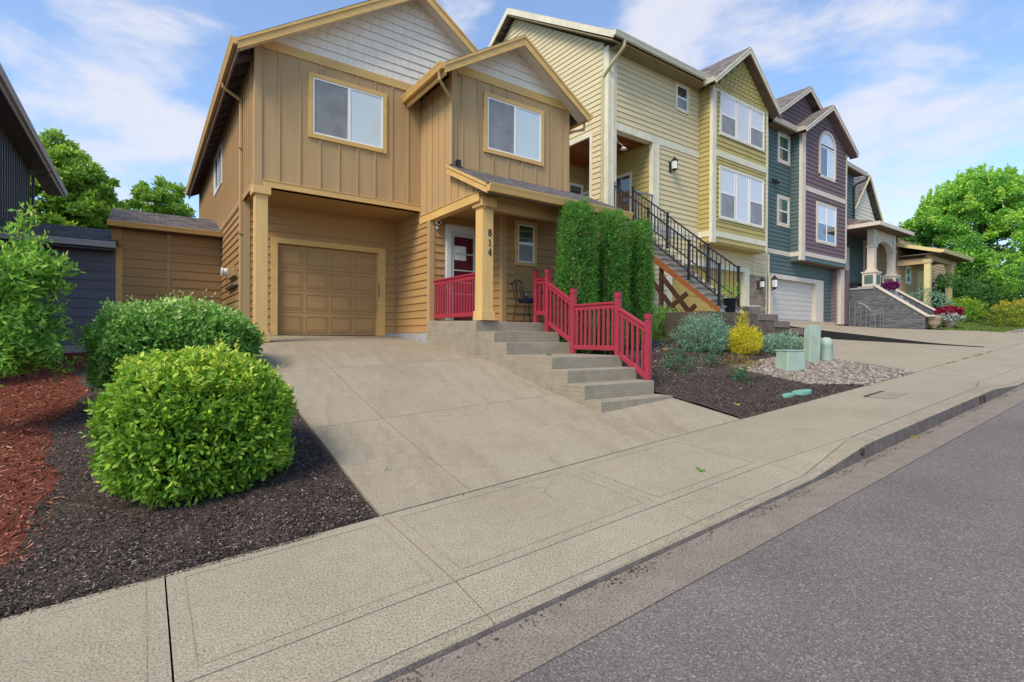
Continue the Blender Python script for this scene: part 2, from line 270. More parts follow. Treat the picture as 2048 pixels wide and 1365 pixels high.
# ---------------------------------------------------------------- mesh builder
WL = {}
def sc(o, label=None, cat=None, group=None, kind=None):
    if label: o['label'] = label
    if cat: o['category'] = cat
    if group: o['group'] = group
    if kind: o['kind'] = kind
    return o
def E(name, label, cat, loc, group=None, kind=None):
    o = bpy.data.objects.new(name, None); COL.objects.link(o); o.location = loc; o.empty_display_size = .2
    WL[o.name] = np.array(loc, float); return sc(o, label, cat, group, kind)
def PY(c): return lambda a, n, z: (a, c - n, z)       # wall facing -Y
def PX(c): return lambda a, n, z: (c - n, a, z)       # wall facing -X
def PXp(c): return lambda a, n, z: (c + n, a, z)      # wall facing +X
class MB:
    def __init__(s): s.v = []; s.f = []; s.m = []
    def poly(s, pts, m=0):
        i = len(s.v); s.v += [tuple(p) for p in pts]; s.f.append(tuple(range(i, i + len(pts)))); s.m.append(m); return s
    def hexa(s, p, m=0):
        i = len(s.v); s.v += [tuple(q) for q in p]
        for f in ((0, 3, 2, 1), (4, 5, 6, 7), (0, 1, 5, 4), (1, 2, 6, 5), (2, 3, 7, 6), (3, 0, 4, 7)):
            s.f.append(tuple(i + k for k in f)); s.m.append(m)
        return s
    def box(s, x0, x1, y0, y1, z0, z1, m=0):
        return s.hexa([(x0, y0, z0), (x1, y0, z0), (x1, y1, z0), (x0, y1, z0), (x0, y0, z1), (x1, y0, z1), (x1, y1, z1), (x0, y1, z1)], m)
    def pb(s, P, a0, a1, n0, n1, z0, z1, m=0):
        return s.hexa([P(a0, n0, z0), P(a1, n0, z0), P(a1, n1, z0), P(a0, n1, z0), P(a0, n0, z1), P(a1, n0, z1), P(a1, n1, z1), P(a0, n1, z1)], m)
    def prism(s, pts, vec, m=0):
        q = [tuple(np.array(p) + np.array(vec)) for p in pts]; n = len(pts)
        s.poly(pts, m); s.poly(q[::-1], m)
        for i in range(n): j = (i + 1) % n; s.poly([pts[i], q[i], q[j], pts[j]], m)
        return s
    def beam(s, p, q, w, h, up=(0, 0, 1), m=0):
        p = np.array(p, float); q = np.array(q, float); d = q - p; d /= np.linalg.norm(d); u = np.array(up, float)
        r = np.cross(d, u); r /= np.linalg.norm(r); u = np.cross(r, d)
        c = [(-w / 2, -h / 2), (w / 2, -h / 2), (w / 2, h / 2), (-w / 2, h / 2)]
        return s.hexa([p + r * a + u * b for a, b in c] + [q + r * a + u * b for a, b in c], m)
    def tube(s, pts, r, n=8, m=0):
        pts = [np.array(p, float) for p in pts]; rs = r if hasattr(r, '__len__') else [r] * len(pts); rings = []
        for i, p in enumerate(pts):
            d = pts[min(i + 1, len(pts) - 1)] - pts[max(i - 1, 0)]; d /= (np.linalg.norm(d) + 1e-9)
            a = np.cross(d, (0, 0, 1)) if abs(d[2]) < .9 else np.cross(d, (0, 1, 0)); a /= np.linalg.norm(a); b = np.cross(d, a)
            i0 = len(s.v); s.v += [tuple(p + rs[i] * (math.cos(t) * a + math.sin(t) * b)) for t in [k * 2 * math.pi / n for k in range(n)]]; rings.append(i0)
        for k in range(len(rings) - 1):
            for j in range(n):
                j2 = (j + 1) % n; s.f.append((rings[k] + j, rings[k] + j2, rings[k + 1] + j2, rings[k + 1] + j)); s.m.append(m)
        s.f.append(tuple(rings[0] + j for j in range(n))); s.m.append(m); s.f.append(tuple(rings[-1] + j for j in reversed(range(n)))); s.m.append(m)
        return s
    def lathe(s, prof, c, n=16, m=0):
        i0 = len(s.v)
        for r, z in prof: s.v += [(c[0] + r * math.cos(k * 2 * math.pi / n), c[1] + r * math.sin(k * 2 * math.pi / n), c[2] + z) for k in range(n)]
        for q in range(len(prof) - 1):
            for k in range(n):
                k2 = (k + 1) % n; s.f.append((i0 + q * n + k, i0 + q * n + k2, i0 + (q + 1) * n + k2, i0 + (q + 1) * n + k)); s.m.append(m)
        return s
    def build(s, name, mats, parent=None, bevel=0, smooth=False, label=None):
        if not isinstance(mats, (list, tuple)): mats = [mats]
        o0 = WL[parent.name] if parent is not None else np.zeros(3)
        V = np.array(s.v, float)
        me = bpy.data.meshes.new(name); me.from_pydata((V - o0).tolist(), [], s.f)
        for mm in mats: me.materials.append(mm)
        me.polygons.foreach_set('material_index', s.m)
        uv = me.uv_layers.new(name='UVMap'); nl = len(me.loops); arr = np.zeros((nl, 2)); k = 0
        for f in s.f:
            P = V[list(f)]; n = np.zeros(3)
            for i in range(len(f)): a = P[i]; b = P[(i + 1) % len(f)]; n += np.cross(a, b)
            n -= 0; ln = np.linalg.norm(np.cross(P[1] - P[0], P[2] - P[0])) if len(f) > 2 else 0
            nn = np.linalg.norm(n)
            n = n / nn if nn > 1e-12 else np.array([0, 0, 1.])
            if abs(n[2]) > .995: U = P[:, 0]; T = P[:, 1]
            else:
                if n[2] < 0: n = -n
                h = np.array([-n[1], n[0], 0]); h /= np.linalg.norm(h); t = np.cross(n, h); U = P @ h; T = P @ t
            arr[k:k + len(f), 0] = U; arr[k:k + len(f), 1] = T; k += len(f)
        uv.data.foreach_set('uv', arr.ravel())
        if smooth: me.polygons.foreach_set('use_smooth', [True] * len(me.polygons))
        me.update(); o = bpy.data.objects.new(name, me); COL.objects.link(o)
        if parent is not None: o.parent = parent
        WL[o.name] = o0
        if bevel:
            b = o.modifiers.new('bevel', 'BEVEL'); b.width = bevel; b.segments = 2; b.limit_method = 'ANGLE'
        if label: o['label'] = label
        return o
def fn(x): return x if callable(x) else (lambda z: x)
def lap(mb, P, z0, z1, left, right, holes=(), course=.178, t=.021, base=None, m=0, shake=0, mgap=None):
    L, R = fn(left), fn(right); base = z0 if base is None else base
    k = math.floor((z0 - base) / course); z = base + k * course
    while z < z1 - 1e-4:
        c0, c1 = z, z + course; lo, hi = max(c0, z0), min(c1, z1)
        cuts = sorted({lo, hi} | {q for h in holes for q in (h[2], h[3]) if lo < q < hi})
        for s0, s1 in zip(cuts, cuts[1:]):
            l0, r0, l1, r1 = L(s0), R(s0), L(s1), R(s1)
            if r0 - l0 < .01: continue
            if r1 < l1: l1 = r1 = (l1 + r1) / 2
            segs = [(l0, r0, l1, r1)]
            for h in holes:
                if h[2] < (s0 + s1) / 2 < h[3]:
                    ns = []
                    for a, b, c, d in segs:
                        if h[1] <= a or h[0] >= b: ns.append((a, b, c, d)); continue
                        if h[0] > a: ns.append((a, h[0], c, h[0]))
                        if h[1] < b: ns.append((h[1], b, h[1], d))
                    segs = ns
            nf = lambda q: t * (1 - (q - c0) / course) + .003
            for a, b, c, d in segs:
                parts = [(a, b, c, d)]
                if not shake and b - a > 1.5:
                    parts = []; x = a - random.random() * 2.6
                    while x < b:
                        xa, xb = max(x, a), min(x + 3.66 - .004, b)
                        if xb - xa > .02: parts.append((xa, xb, c if xa == a else max(xa, c), d if xb == b else min(xb, d)))
                        x += 3.66
                    parts = [q for q in parts if q[3] > q[2]]
                if shake and b - a > shake:
                    parts = []; x = a - random.random() * shake * .6
                    while x < b:
                        w = shake * random.uniform(.6, 1.5); xa, xb = max(x, a), min(x + w - .005, b)
                        if xb - xa > .01:
                            ca = c if xa == a else max(xa, c); cb = d if xb == b else min(xb, d)
                            if cb > ca: parts.append((xa, xb, ca, cb))
                        x += w
                for a_, b_, c_, d_ in parts:
                    j = random.uniform(0, .003) if shake else 0
                    st_ = s1 - (.011 if s1 == c1 else 0)
                    mb.poly([P(a_, nf(s0) + j, s0), P(b_, nf(s0) + j, s0), P(d_, nf(s1) + j, st_), P(c_, nf(s1) + j, st_)], m)
                    if s0 == c0: mb.poly([P(a_, -.01, s0), P(b_, -.01, s0), P(b_, nf(s0) + j, s0), P(a_, nf(s0) + j, s0)], m)
                    if s1 == c1: mb.poly([P(c_, nf(s1) + j, st_), P(d_, nf(s1) + j, st_), P(d_, -.01, st_), P(c_, -.01, st_)], m)
        z += course
    return mb
def wall(mb, P, outline, t=.16, m=0):
    """solid wall behind its cladding: outline [(a,z)]"""
    return mb.prism([P(a, 0, z) for a, z in outline], np.array(P(0, -t, 0)) - np.array(P(0, 0, 0)), m)
def battens(mb, P, a0, a1, step, zf, w=.04, t=.02, holes=(), m=0, start=None):
    a = a0 + (start if start is not None else step)
    while a < a1 - .03:
        z0, z1 = zf(a); segs = [(z0, z1)]
        for h in holes:
            if h[0] < a < h[1]:
                segs = [q for s0, s1 in segs for q in ((s0, min(s1, h[2])), (max(s0, h[3]), s1)) if q[1] - q[0] > .02]
        for s0, s1 in segs: mb.pb(P, a - w / 2, a + w / 2, -.005, t, s0, s1, m)
        a += step
    return mb
def window(P, a0, a1, z0, z1, cas, cm, sm, panes, parent, n0=.0, label=None, sill=True):
    w = MB(); d = n0 + .042
    w.pb(P, a0, a0 + cas, n0, d, z0, z1); w.pb(P, a1 - cas, a1, n0, d, z0, z1)
    w.pb(P, a0 + cas, a1 - cas, n0, d, z1 - cas, z1); w.pb(P, a0 + cas, a1 - cas, n0, d + .008, z0, z0 + cas)
    o = w.build('window', cm, parent, bevel=.004, label=label)
    A0, A1, Z0, Z1 = a0 + cas, a1 - cas, z0 + cas, z1 - cas; W_, H_ = A1 - A0, Z1 - Z0
    f = MB()
    for (u0, u1, v0, v1, pm) in panes:
        b0, b1, c0, c1 = A0 + W_ * u0, A0 + W_ * u1, Z0 + H_ * v0, Z0 + H_ * v1; k = .032
        dd = n0 + .034
        f.pb(P, b0, b0 + k, n0, dd, c0, c1); f.pb(P, b1 - k, b1, n0, dd, c0, c1); f.pb(P, b0 + k, b1 - k, n0, dd, c0, c0 + k); f.pb(P, b0 + k, b1 - k, n0, dd, c1 - k, c1)
        MB().pb(P, b0 + k, b1 - k, n0, n0 + .021, c0 + k, c1 - k).build('pane', pm, o)
    f.build('sash', sm, o, bevel=.003)
    return o
def gutter(p, q, out, parent, m, h=.13, w=.12, name='gutter'):
    p = np.array(p, float); q = np.array(q, float); o = np.array(out, float) * w; z = np.array((0, 0, h))
    mb = MB(); prof = [np.zeros(3), o * .65, o * .8 + z * .45, o + z * .9, o + z, o * .88 + z, o * .8 + z * .85, z]
    mb.prism([p + a for a in prof], q - p); return mb.build(name, m, parent)
def roofslab(mb, a, b, c, d, t=.06, m=0):
    """a,b lower edge, c,d upper edge (points)"""
    return mb.prism([a, b, c, d], (0, 0, -t), m)

# ---------------------------------------------------------------- terrain
def zs(x): return -1.59 + .0617 * np.clip(x, -40, 75)
def _lerp(x, xs, ys): return np.interp(x, xs, ys)
def M_(x): return _lerp(x, [-1, 1.5, 1.7, 5.4, 6.9, 7.3, 13.6, 14.1, 21.9, 22.1], [.098, .155, .155, .155, .17, .18, .18, .118, .095, .12]) if False else _lerp(x, [-1, 1.5, 1.7, 5.4, 6.9, 7.3, 13.6, 14.1, 21.9, 22.1, 29.6, 30.0], [.098, .155, .155, .155, .17, .18, .18, .118, .095, .12, .12, .03])
def H(x, y):
    x = np.asarray(x, float); y = np.asarray(y, float)
    ym = _lerp(x, [1.6, 7, 13.8, 14.2], [17., 9.3, 9.3, 11.8])
    g = zs(x) + M_(x) * (np.clip(y, 4.12, ym) - 4.12) + np.where(x > 29.8, .13 * np.clip(y - 6.9, 0, 5), 0)
    return g
DL = np.array([(4.12, -1.49), (5.3, -1.28), (6.35, -1.07), (7.55, -.80), (8.7, -.50), (10.9, -.17), (12.9, .045)])
DR = np.array([(4.12, -1.262), (5.27, -1.085), (6.46, -.868), (7.97, -.505), (8.74, -.352), (10.88, -.15), (12.9, .045)])
def HD(x, y):
    l = np.interp(y, DL[:, 0], DL[:, 1]); r = np.interp(y, DR[:, 0], DR[:, 1]); t = (np.asarray(x) - 1.62) / (5.4 - 1.62)
    return l + (r - l) * t
def gridsheet(xs, ys, hf, name, m, off=0, noise=0, kind='structure', label=None, xf=None):
    X, Y = np.meshgrid(xs, ys)
    if xf is not None: X = xf(X, Y)
    Z = hf(X, Y) + off
    if noise: Z = Z + noise * (np.sin(X * 9.1 + Y * 3.3) * np.cos(Y * 7.7 - X * 2.1) + .6 * np.sin(X * 23 + 1) * np.sin(Y * 19))
    ny, nx = X.shape; V = np.stack([X, Y, Z], -1).reshape(-1, 3)
    F_ = [(j * nx + i, j * nx + i + 1, (j + 1) * nx + i + 1, (j + 1) * nx + i) for j in range(ny - 1) for i in range(nx - 1)]
    me = bpy.data.meshes.new(name); me.from_pydata(V.tolist(), [], F_); me.materials.append(m)
    uv = me.uv_layers.new(name='UVMap'); idx = np.zeros(len(me.loops), int); me.loops.foreach_get('vertex_index', idx)
    uv.data.foreach_set('uv', V[idx][:, :2].ravel()); me.polygons.foreach_set('use_smooth', [True] * len(F_)); me.update()
    o = bpy.data.objects.new(name, me); COL.objects.link(o); WL[o.name] = np.zeros(3)
    if kind: o['kind'] = kind
    if label: o['label'] = label
    return o
# ground base
xs = np.concatenate([np.linspace(-600, -40, 12), np.arange(-38, -6, 2), np.arange(-6, 40, .4), np.arange(40, 80, 2), np.linspace(82, 900, 14)])
ys = np.concatenate([np.linspace(-500, -20, 8), np.arange(-18, 2, 2), np.arange(2, 14, .4), np.arange(14, 40, 2), np.linspace(42, 900, 12)])
def HG(x, y):
    h = H(x, y) - .03
    h = np.where((x > 1.5) & (x < 7.05) & (y > 4) & (y < 13.5), np.minimum(HD(x, y), h) - .25, h)
    h = np.where(y < 4.2, zs(x) - .45, h)
    h = np.where((x > 13.4) & (x < 34) & (y < 12.6), h - .35, h)
    far = np.clip((np.abs(y) - 40) / 200, 0, 1); return h - far * 3
gridsheet(xs, ys, HG, 'ground', M_DIRT, label=None)
# asphalt road, gutter
def HR(x, y): return zs(x) - .155 + .018 * (np.clip(2.0 - y, 0, 4.5))
gridsheet(np.concatenate([np.arange(-40, 90, 1.), [150, 300]]), np.linspace(-9, 2.0, 14), HR, 'road', M_ASPH)
gj = MB()
def quad4(mb, x0, x1, y0, y1, hf, gap=.006, nx=1, ny=1, m=0, th=.04):
    X = np.linspace(x0 + gap, x1 - gap, nx + 1); Y = np.linspace(y0 + gap, y1 - gap, ny + 1)
    g = [[(x, y, float(hf(x, y))) for x in X] for y in Y]
    for j in range(ny):
        for i in range(nx): mb.poly([g[j][i], g[j][i + 1], g[j + 1][i + 1], g[j + 1][i]], m)
    dn = lambda p: (p[0], p[1], p[2] - th)
    for i in range(nx):
        mb.poly([dn(g[0][i]), dn(g[0][i + 1]), g[0][i + 1], g[0][i]], m); mb.poly([g[-1][i], g[-1][i + 1], dn(g[-1][i + 1]), dn(g[-1][i])], m)
    for j in range(ny):
        mb.poly([g[j][0], g[j + 1][0], dn(g[j + 1][0]), dn(g[j][0])], m); mb.poly([dn(g[j][-1]), dn(g[j + 1][-1]), g[j + 1][-1], g[j][-1]], m)
def HGUT(x, y): return zs(x) - .150 - .022 * (y - 2.0) / .4
x = -40.
while x < 60: quad4(gj, x, x + 4.2, 2.004, 2.415, HGUT, gap=.003); x += 4.2
gj.build('gutter_pan', M_GUT)['kind'] = 'structure'
gridsheet(np.arange(-40, 61, 2.), [1.9, 4.2], lambda x, y: zs(x) - .20, 'road_base', M_DARK)
# kerb + sidewalk: drop factor d(x)=1 in driveway aprons
def dropf(x): return _lerp(x, [-1.2, .1, 5.5, 6.8, 12.2, 14.0, 29.5, 31.5], [0, 1, 1, 0, 0, 1, 1, 0])
def HW(x, y):
    d = dropf(x); t = np.clip((4.12 - y) / 1.23, 0, 1); u = np.clip((2.89 - y) / .44, 0, 1)
    return zs(x) - t * (.004 + .066 * d) - u * (.001 + .056 * d)
wk = MB()
jx = [-12, -9.4, -6.9, -4.4, -1.9, .12, 1.63, 3.66, 5.45, 7.0, 8.5, 10.0, 11.55, 13.1, 14.3, 16.4, 18.5, 20.6, 22.7, 24.8, 26.9, 29.0, 31.1, 33.2, 35.3, 37.4, 39.5, 41.6, 44, 47, 50, 54, 58]
def J1(x): return _lerp(x, [-1.5, 0, 5.45, 7.0, 12.2, 13.4], [2.66, 2.89, 2.87, 2.652, 2.652, 2.89])
def J2(x): return _lerp(x, [-1.5, 0, 5.45, 7.0, 12.2, 13.4], [2.65, 2.51, 2.51, 2.645, 2.645, 2.51])
def slab(mb, a, b, f0, f1, gap, nx=4, ny=3, th=.04):
    X = np.linspace(a + gap, b - gap, nx + 1); g = [[(x, float(f0(x) + gap + (f1(x) - f0(x) - 2 * gap) * t), 0) for x in X] for t in np.linspace(0, 1, ny + 1)]
    if min(f1(x) - f0(x) for x in X) < .03 and max(f1(x) - f0(x) for x in X) < .03: return
    g = [[(x, y, float(HW(x, y))) for x, y, _ in r] for r in g]; dn = lambda p: (p[0], p[1], p[2] - th)
    for j in range(ny):
        for i in range(nx): mb.poly([g[j][i], g[j][i + 1], g[j + 1][i + 1], g[j + 1][i]])
        mb.poly([g[j][0], g[j + 1][0], dn(g[j + 1][0]), dn(g[j][0])]); mb.poly([dn(g[j][-1]), dn(g[j + 1][-1]), g[j + 1][-1], g[j][-1]])
    for i in range(nx): mb.poly([dn(g[0][i]), dn(g[0][i + 1]), g[0][i + 1], g[0][i]]); mb.poly([g[-1][i], g[-1][i + 1], dn(g[-1][i + 1]), dn(g[-1][i])])
for a, b in zip(jx, jx[1:]): slab(wk, a, b, J1, lambda x: 4.12, .005); slab(wk, a, b, J2, J1, .005, ny=2)
wk.build('sidewalk', M_WALK, bevel=.006)['kind'] = 'structure'
tl = MB(); M_TOOL = mat('tooled_concrete', (.30, .258, .187), .9, .06, 9, .3, 140, kind='concrete')
for a, b in zip(jx[3:8], jx[4:9]):
    for y0, y1 in ((2.98, 2.986), (3.995, 4.001)): tl.poly([(a + .1, y0, float(HW(a + .1, y0)) + .0025), (b - .1, y0, float(HW(b - .1, y0)) + .0025), (b - .1, y1, float(HW(b - .1, y1)) + .0025), (a + .1, y1, float(HW(a + .1, y1)) + .0025)])
    for x0 in (a + .1, b - .106):
        yy = np.linspace(2.98, 4.005, 4)
        for p, q in zip(yy, yy[1:]): tl.poly([(x0, p, float(HW(x0, p)) + .0025), (x0 + .006, p, float(HW(x0 + .01, p)) + .0025), (x0 + .006, q, float(HW(x0 + .01, q)) + .0025), (x0, q, float(HW(x0, q)) + .0025)])
tl.build('tooled_margins', M_TOOL)['kind'] = 'structure'
kb = MB()
for a, b in zip(jx, jx[1:]):
    n = 6; X = np.linspace(a + .004, b - .004, n + 1)
    pr = []
    for x in X:
        zt = float(HW(x, 2.47)); zb = float(HGUT(x, 2.42)) - .03; d = float(dropf(x))
        yj = float(J2(x)) - .004; pr.append([(x, yj, zb), (x, yj, float(HW(x, yj))), (x, 2.458, zt - .002), (x, 2.438, zt - .008), (x, 2.428, zt - .022), (x, 2.404, zb)])
    for p, q in zip(pr, pr[1:]):
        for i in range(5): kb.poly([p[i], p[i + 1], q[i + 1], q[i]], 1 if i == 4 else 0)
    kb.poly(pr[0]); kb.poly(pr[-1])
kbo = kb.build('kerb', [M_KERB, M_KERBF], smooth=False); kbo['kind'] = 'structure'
wh = MB(); wh.tube([(6.62, 2.43, -1.262), (6.62, 2.405, -1.262)], .042, 14)
sc(wh.build('drain_hole', M_DARK), 'round black drain outlet in the kerb face where the kerb starts to drop', 'drain')
for x0, w in ((11.3, .035), (11.48, .10)):
    k = MB().box(x0, x0 + w, 2.398, 2.43, float(zs(x0)) - .16, float(zs(x0)) - .04)
    sc(k.build('kerb_slot', M_DARK), 'narrow dark slot in the kerb face near the far ramp' if w < .05 else 'wide dark broken slot in the kerb face near the far ramp', 'drain')
# driveway slabs
dv = MB(); yc = [4.135, 6.32, 8.55, 12.86]
for y0, y1 in zip(yc, yc[1:]):
    for x0, x1 in ((1.62, 2.5), (2.5, 5.44)): quad4(dv, x0, x1, y0, y1, HD, gap=.006 if y1 < 12 else .005, nx=4, ny=6, th=.12)
dv.build('driveway', M_CONC, bevel=.005)['kind'] = 'structure'
# walk piece between the steps, driveway and bed
def HP(x, y): t = (x - 5.4) / 1.65; return (1 - t) * HD(5.4, y) + t * np.interp(y, [4.12, 5.34], [-1.158, -.955])
pp = MB(); quad4(pp, 5.45, 7.06, 4.135, 5.31, HP, gap=.004, nx=3, ny=3, th=.12); pp.build('path', M_CONC, bevel=.005)['kind'] = 'structure'
# neighbours' driveways
def HY(x, y): return H(x, y) + 0.0
yd = MB()
for x0, x1, y0, y1 in ((14.1, 18., 4.14, 8.), (18., 22., 4.14, 8.), (14.1, 18., 8., 11.78), (18., 22., 8., 11.78)):
    quad4(yd, x0, x1, y0, y1, lambda x, y: zs(x) + .055 * (y - 4.12) - .005, gap=.005, nx=2, ny=2, th=.1)
yd.build('lower_driveway', M_WALK)['kind'] = 'structure'
def HT(x, y): return zs(x) + np.interp(y, [4.12, 5.6, 10.0, 11.8], [0, .10, .62, .90]) - (x - 22.) * .0617 * np.clip((y - 6) / 5.8, 0, 1) + np.clip((y - 6) / 5.8, 0, 1) * .08
td = MB()
for x0, x1, y0, y1 in ((22.02, 26, 4.14, 7.2), (26, 29.9, 4.14, 7.2), (22.02, 26, 7.2, 10.), (26, 29.9, 7.2, 10.), (22.02, 26, 10., 11.78), (26, 29.9, 10., 11.78)):
    quad4(td, x0, x1, y0, y1, HT, gap=.005, nx=3, ny=4, th=.5)
td.build('upper_driveway', M_WALK)['kind'] = 'structure'
re_ = MB(); ny_ = 10; Yv = np.linspace(4.6, 11.7, ny_ + 1)
for a, b in zip(Yv, Yv[1:]):
    re_.hexa([(21.9, a, float(zs(21.9)) - .3), (22.0, a, float(zs(21.9)) - .3), (22.0, b, float(zs(21.9)) - .3), (21.9, b, float(zs(21.9)) - .3),
              (21.9, a, float(HT(22, a)) + .01), (22.0, a, float(HT(22, a)) + .01), (22.0, b, float(HT(22, b)) + .01), (21.9, b, float(HT(22, b)) + .01)])
sc(re_.build('edge_strip', M_BLKM), 'black retaining edge between the two neighbouring driveways', 'edging')  # retaining edge between the two driveway levels, coloured black

# ---------------------------------------------------------------- beds: sheets + chips
def redge(y): return -.80 + .12 * np.sin(y * 1.3) + .05 * np.sin(y * 4.1) - .03 * np.clip(y - 8, 0, 9)
gx = np.linspace(0, 1, 60)
_late = []
def HB(x, y):
    h = H(x, y); t = np.clip((x - .6) / 1.0, 0, 1); t = t * t * (3 - 2 * t)
    dl = np.interp(y, DL[:, 0], DL[:, 1]) - .035
    t = t * np.clip((13 - y) / 3, 0, 1)
    return h * (1 - t) + np.where(y < 12.8, dl, h) * t + .02 - .03 * np.clip((4.16 - y) / .05, 0, 1)
gridsheet(gx, np.concatenate([[4.095, 4.13], np.linspace(4.16, 17, 200)]), HB, 'dark_mulch_bed', M_SOIL, noise=.006, xf=lambda X, Y: redge(Y) + (1.61 - redge(Y)) * X)
gridsheet(gx, np.concatenate([[4.095, 4.13], np.linspace(4.16, 17, 200)]), HB, 'red_mulch_bed', M_RED, noise=.008, xf=lambda X, Y: -7 + (redge(Y) + .01 + 7) * X)
def HBR(x, y): return H(x, y) + .02 + .03 * np.sin(x * 1.7) * np.sin(y * 1.3) * np.clip((y - 4.2) / .6, 0, 1) - .03 * np.clip((4.16 - y) / .05, 0, 1)
gridsheet(np.linspace(7.05, 14.08, 70), np.concatenate([[4.095, 4.13], np.linspace(4.16, 9.6, 60)]), HBR, 'bark_bed', M_SOIL, noise=.008)
gridsheet(np.linspace(7.05, 14.08, 40), np.linspace(8.75, 11.6, 20), HBR, 'side_lawn', M_GRASS, off=.012, noise=.008)
gridsheet(np.linspace(30.1, 60, 60), np.linspace(5.6, 9.6, 24), lambda x, y: H(x, y), 'lawn', M_GRASS, off=.03, noise=.01)
gridsheet(np.linspace(29.95, 60, 50), np.linspace(4.14, 5.7, 8), lambda x, y: H(x, y), 'gravel_ground', mat('gravel_dirt', (.19, .16, .13), 1, .3, 4, .8, kind='soil', bd=.02), off=.01)
def np_mesh(name, V, F_, m, rnd=None, parent=None, kind=None, smooth=False):
    me = bpy.data.meshes.new(name); nv, nf, k = len(V), len(F_), F_.shape[1]
    o0 = WL[parent.name] if parent is not None else np.zeros(3)
    me.vertices.add(nv); me.vertices.foreach_set('co', (V - o0).astype(np.float32).ravel())
    me.loops.add(nf * k); me.loops.foreach_set('vertex_index', F_.astype(np.int32).ravel())
    me.polygons.add(nf); me.polygons.foreach_set('loop_start', np.arange(0, nf * k, k, dtype=np.int32))
    me.polygons.foreach_set('loop_total', np.full(nf, k, dtype=np.int32))
    me.materials.append(m)
    if rnd is not None:
        a = me.attributes.new('rnd', 'FLOAT', 'POINT'); a.data.foreach_set('value', rnd.astype(np.float32))
    if smooth: me.polygons.foreach_set('use_smooth', [True] * nf)
    me.update(calc_edges=True); me.validate()
    o = bpy.data.objects.new(name, me); COL.objects.link(o); WL[o.name] = o0
    if parent is not None: o.parent = parent
    if kind: o['kind'] = kind
    return o
def unit(v): return v / (np.linalg.norm(v, axis=1, keepdims=True) + 1e-9)
def chips(name, P, size, m, label, cat, asp=.3, tilt=.35):
    n = len(P); a = RNG.uniform(0, 2 * np.pi, n); L = size * RNG.uniform(.5, 1.4, n); w = L * asp * RNG.uniform(.6, 1.6, n)
    d = np.stack([np.cos(a), np.sin(a), RNG.normal(0, tilt, n)], 1); d = unit(d); s = np.stack([-np.sin(a), np.cos(a), RNG.normal(0, tilt, n)], 1); s = unit(s)
    c = P + np.array([0, 0, .006]); up = np.array([0, 0, 1.])
    V = np.stack([c - d * L[:, None] / 2 - s * w[:, None] / 2, c + d * L[:, None] / 2 - s * w[:, None] / 2, c + d * L[:, None] / 2 + s * w[:, None] / 2, c - d * L[:, None] / 2 + s * w[:, None] / 2], 1).reshape(-1, 3)
    F_ = np.arange(4 * n).reshape(n, 4)
    o = np_mesh(name, V, F_, m, np.repeat(RNG.random(n) ** 1.3, 4), kind='stuff'); sc(o, label, cat); return o
def scatter(n, x0, x1, y0, y1, hf, ok=lambda x, y: x > -1e9, power=1.0):
    x = RNG.uniform(x0, x1, n); y = y0 + (y1 - y0) * RNG.random(n) ** power; k = ok(x, y); x, y = x[k], y[k]
    return np.stack([x, y, hf(x, y)], 1)
chips('dark_bark', scatter(66000, -1.2, 1.58, 4.08, 10.5, HB, lambda x, y: x > redge(y) + RNG.normal(0, .12, len(x)), 1.7), .022, M_CHIP, 'dark bark chips spread around the two clipped shrubs by the driveway', 'bark mulch')
chips('red_bark', scatter(42000, -4.0, -.3, 4.08, 16.8, HB, lambda x, y: x < redge(y) + RNG.normal(0, .10, len(x)), 1.6), .055, M_CHIPR, 'shredded red bark spread along the left edge of the yard', 'bark mulch', asp=.16)
def stonearea(x, y): return (y < 6.3) & (x + (y - 4.12) * 1.0 > 11.0 + .35 * np.sin(y * 5)) & (x < 14.0 - .0 * y)
chips('garden_bark', scatter(48000, 7.1, 13.9, 4.08, 9.4, HBR, lambda x, y: ~stonearea(x, y), 1.2), .026, M_CHIP, 'dark bark chips covering the bed beside the concrete steps', 'bark mulch')
def stones(name, P, size, m, label, cat='stones'):
    t = (1 + 5 ** .5) / 2
    v = np.array([(-1, t, 0), (1, t, 0), (-1, -t, 0), (1, -t, 0), (0, -1, t), (0, 1, t), (0, -1, -t), (0, 1, -t), (t, 0, -1), (t, 0, 1), (-t, 0, -1), (-t, 0, 1)], float); v /= np.linalg.norm(v[0])
    f = np.array([(0, 11, 5), (0, 5, 1), (0, 1, 7), (0, 7, 10), (0, 10, 11), (1, 5, 9), (5, 11, 4), (11, 10, 2), (10, 7, 6), (7, 1, 8), (3, 9, 4), (3, 4, 2), (3, 2, 6), (3, 6, 8), (3, 8, 9), (4, 9, 5), (2, 4, 11), (6, 2, 10), (8, 6, 7), (9, 8, 1)])
    n = len(P); s = size * RNG.uniform(.5, 1.3, (n, 1, 1)) * np.stack([RNG.uniform(.7, 1.4, n), RNG.uniform(.6, 1., n), RNG.uniform(.4, .7, n)], 1)[:, None, :]
    V = v[None] * s * (1 + RNG.normal(0, .08, (n, 12, 1))); a = RNG.uniform(0, 6.28, n); ca, sa = np.cos(a)[:, None], np.sin(a)[:, None]
    V = np.stack([V[..., 0] * ca - V[..., 1] * sa, V[..., 0] * sa + V[..., 1] * ca, V[..., 2]], -1) + P[:, None, :] + np.array([0, 0, size * .3])
    F_ = (f[None] + 12 * np.arange(n)[:, None, None]).reshape(-1, 3)
    o = np_mesh(name, V.reshape(-1, 3), F_, m, np.repeat(RNG.random(n), 12), kind='stuff', smooth=True); sc(o, label, cat); return o
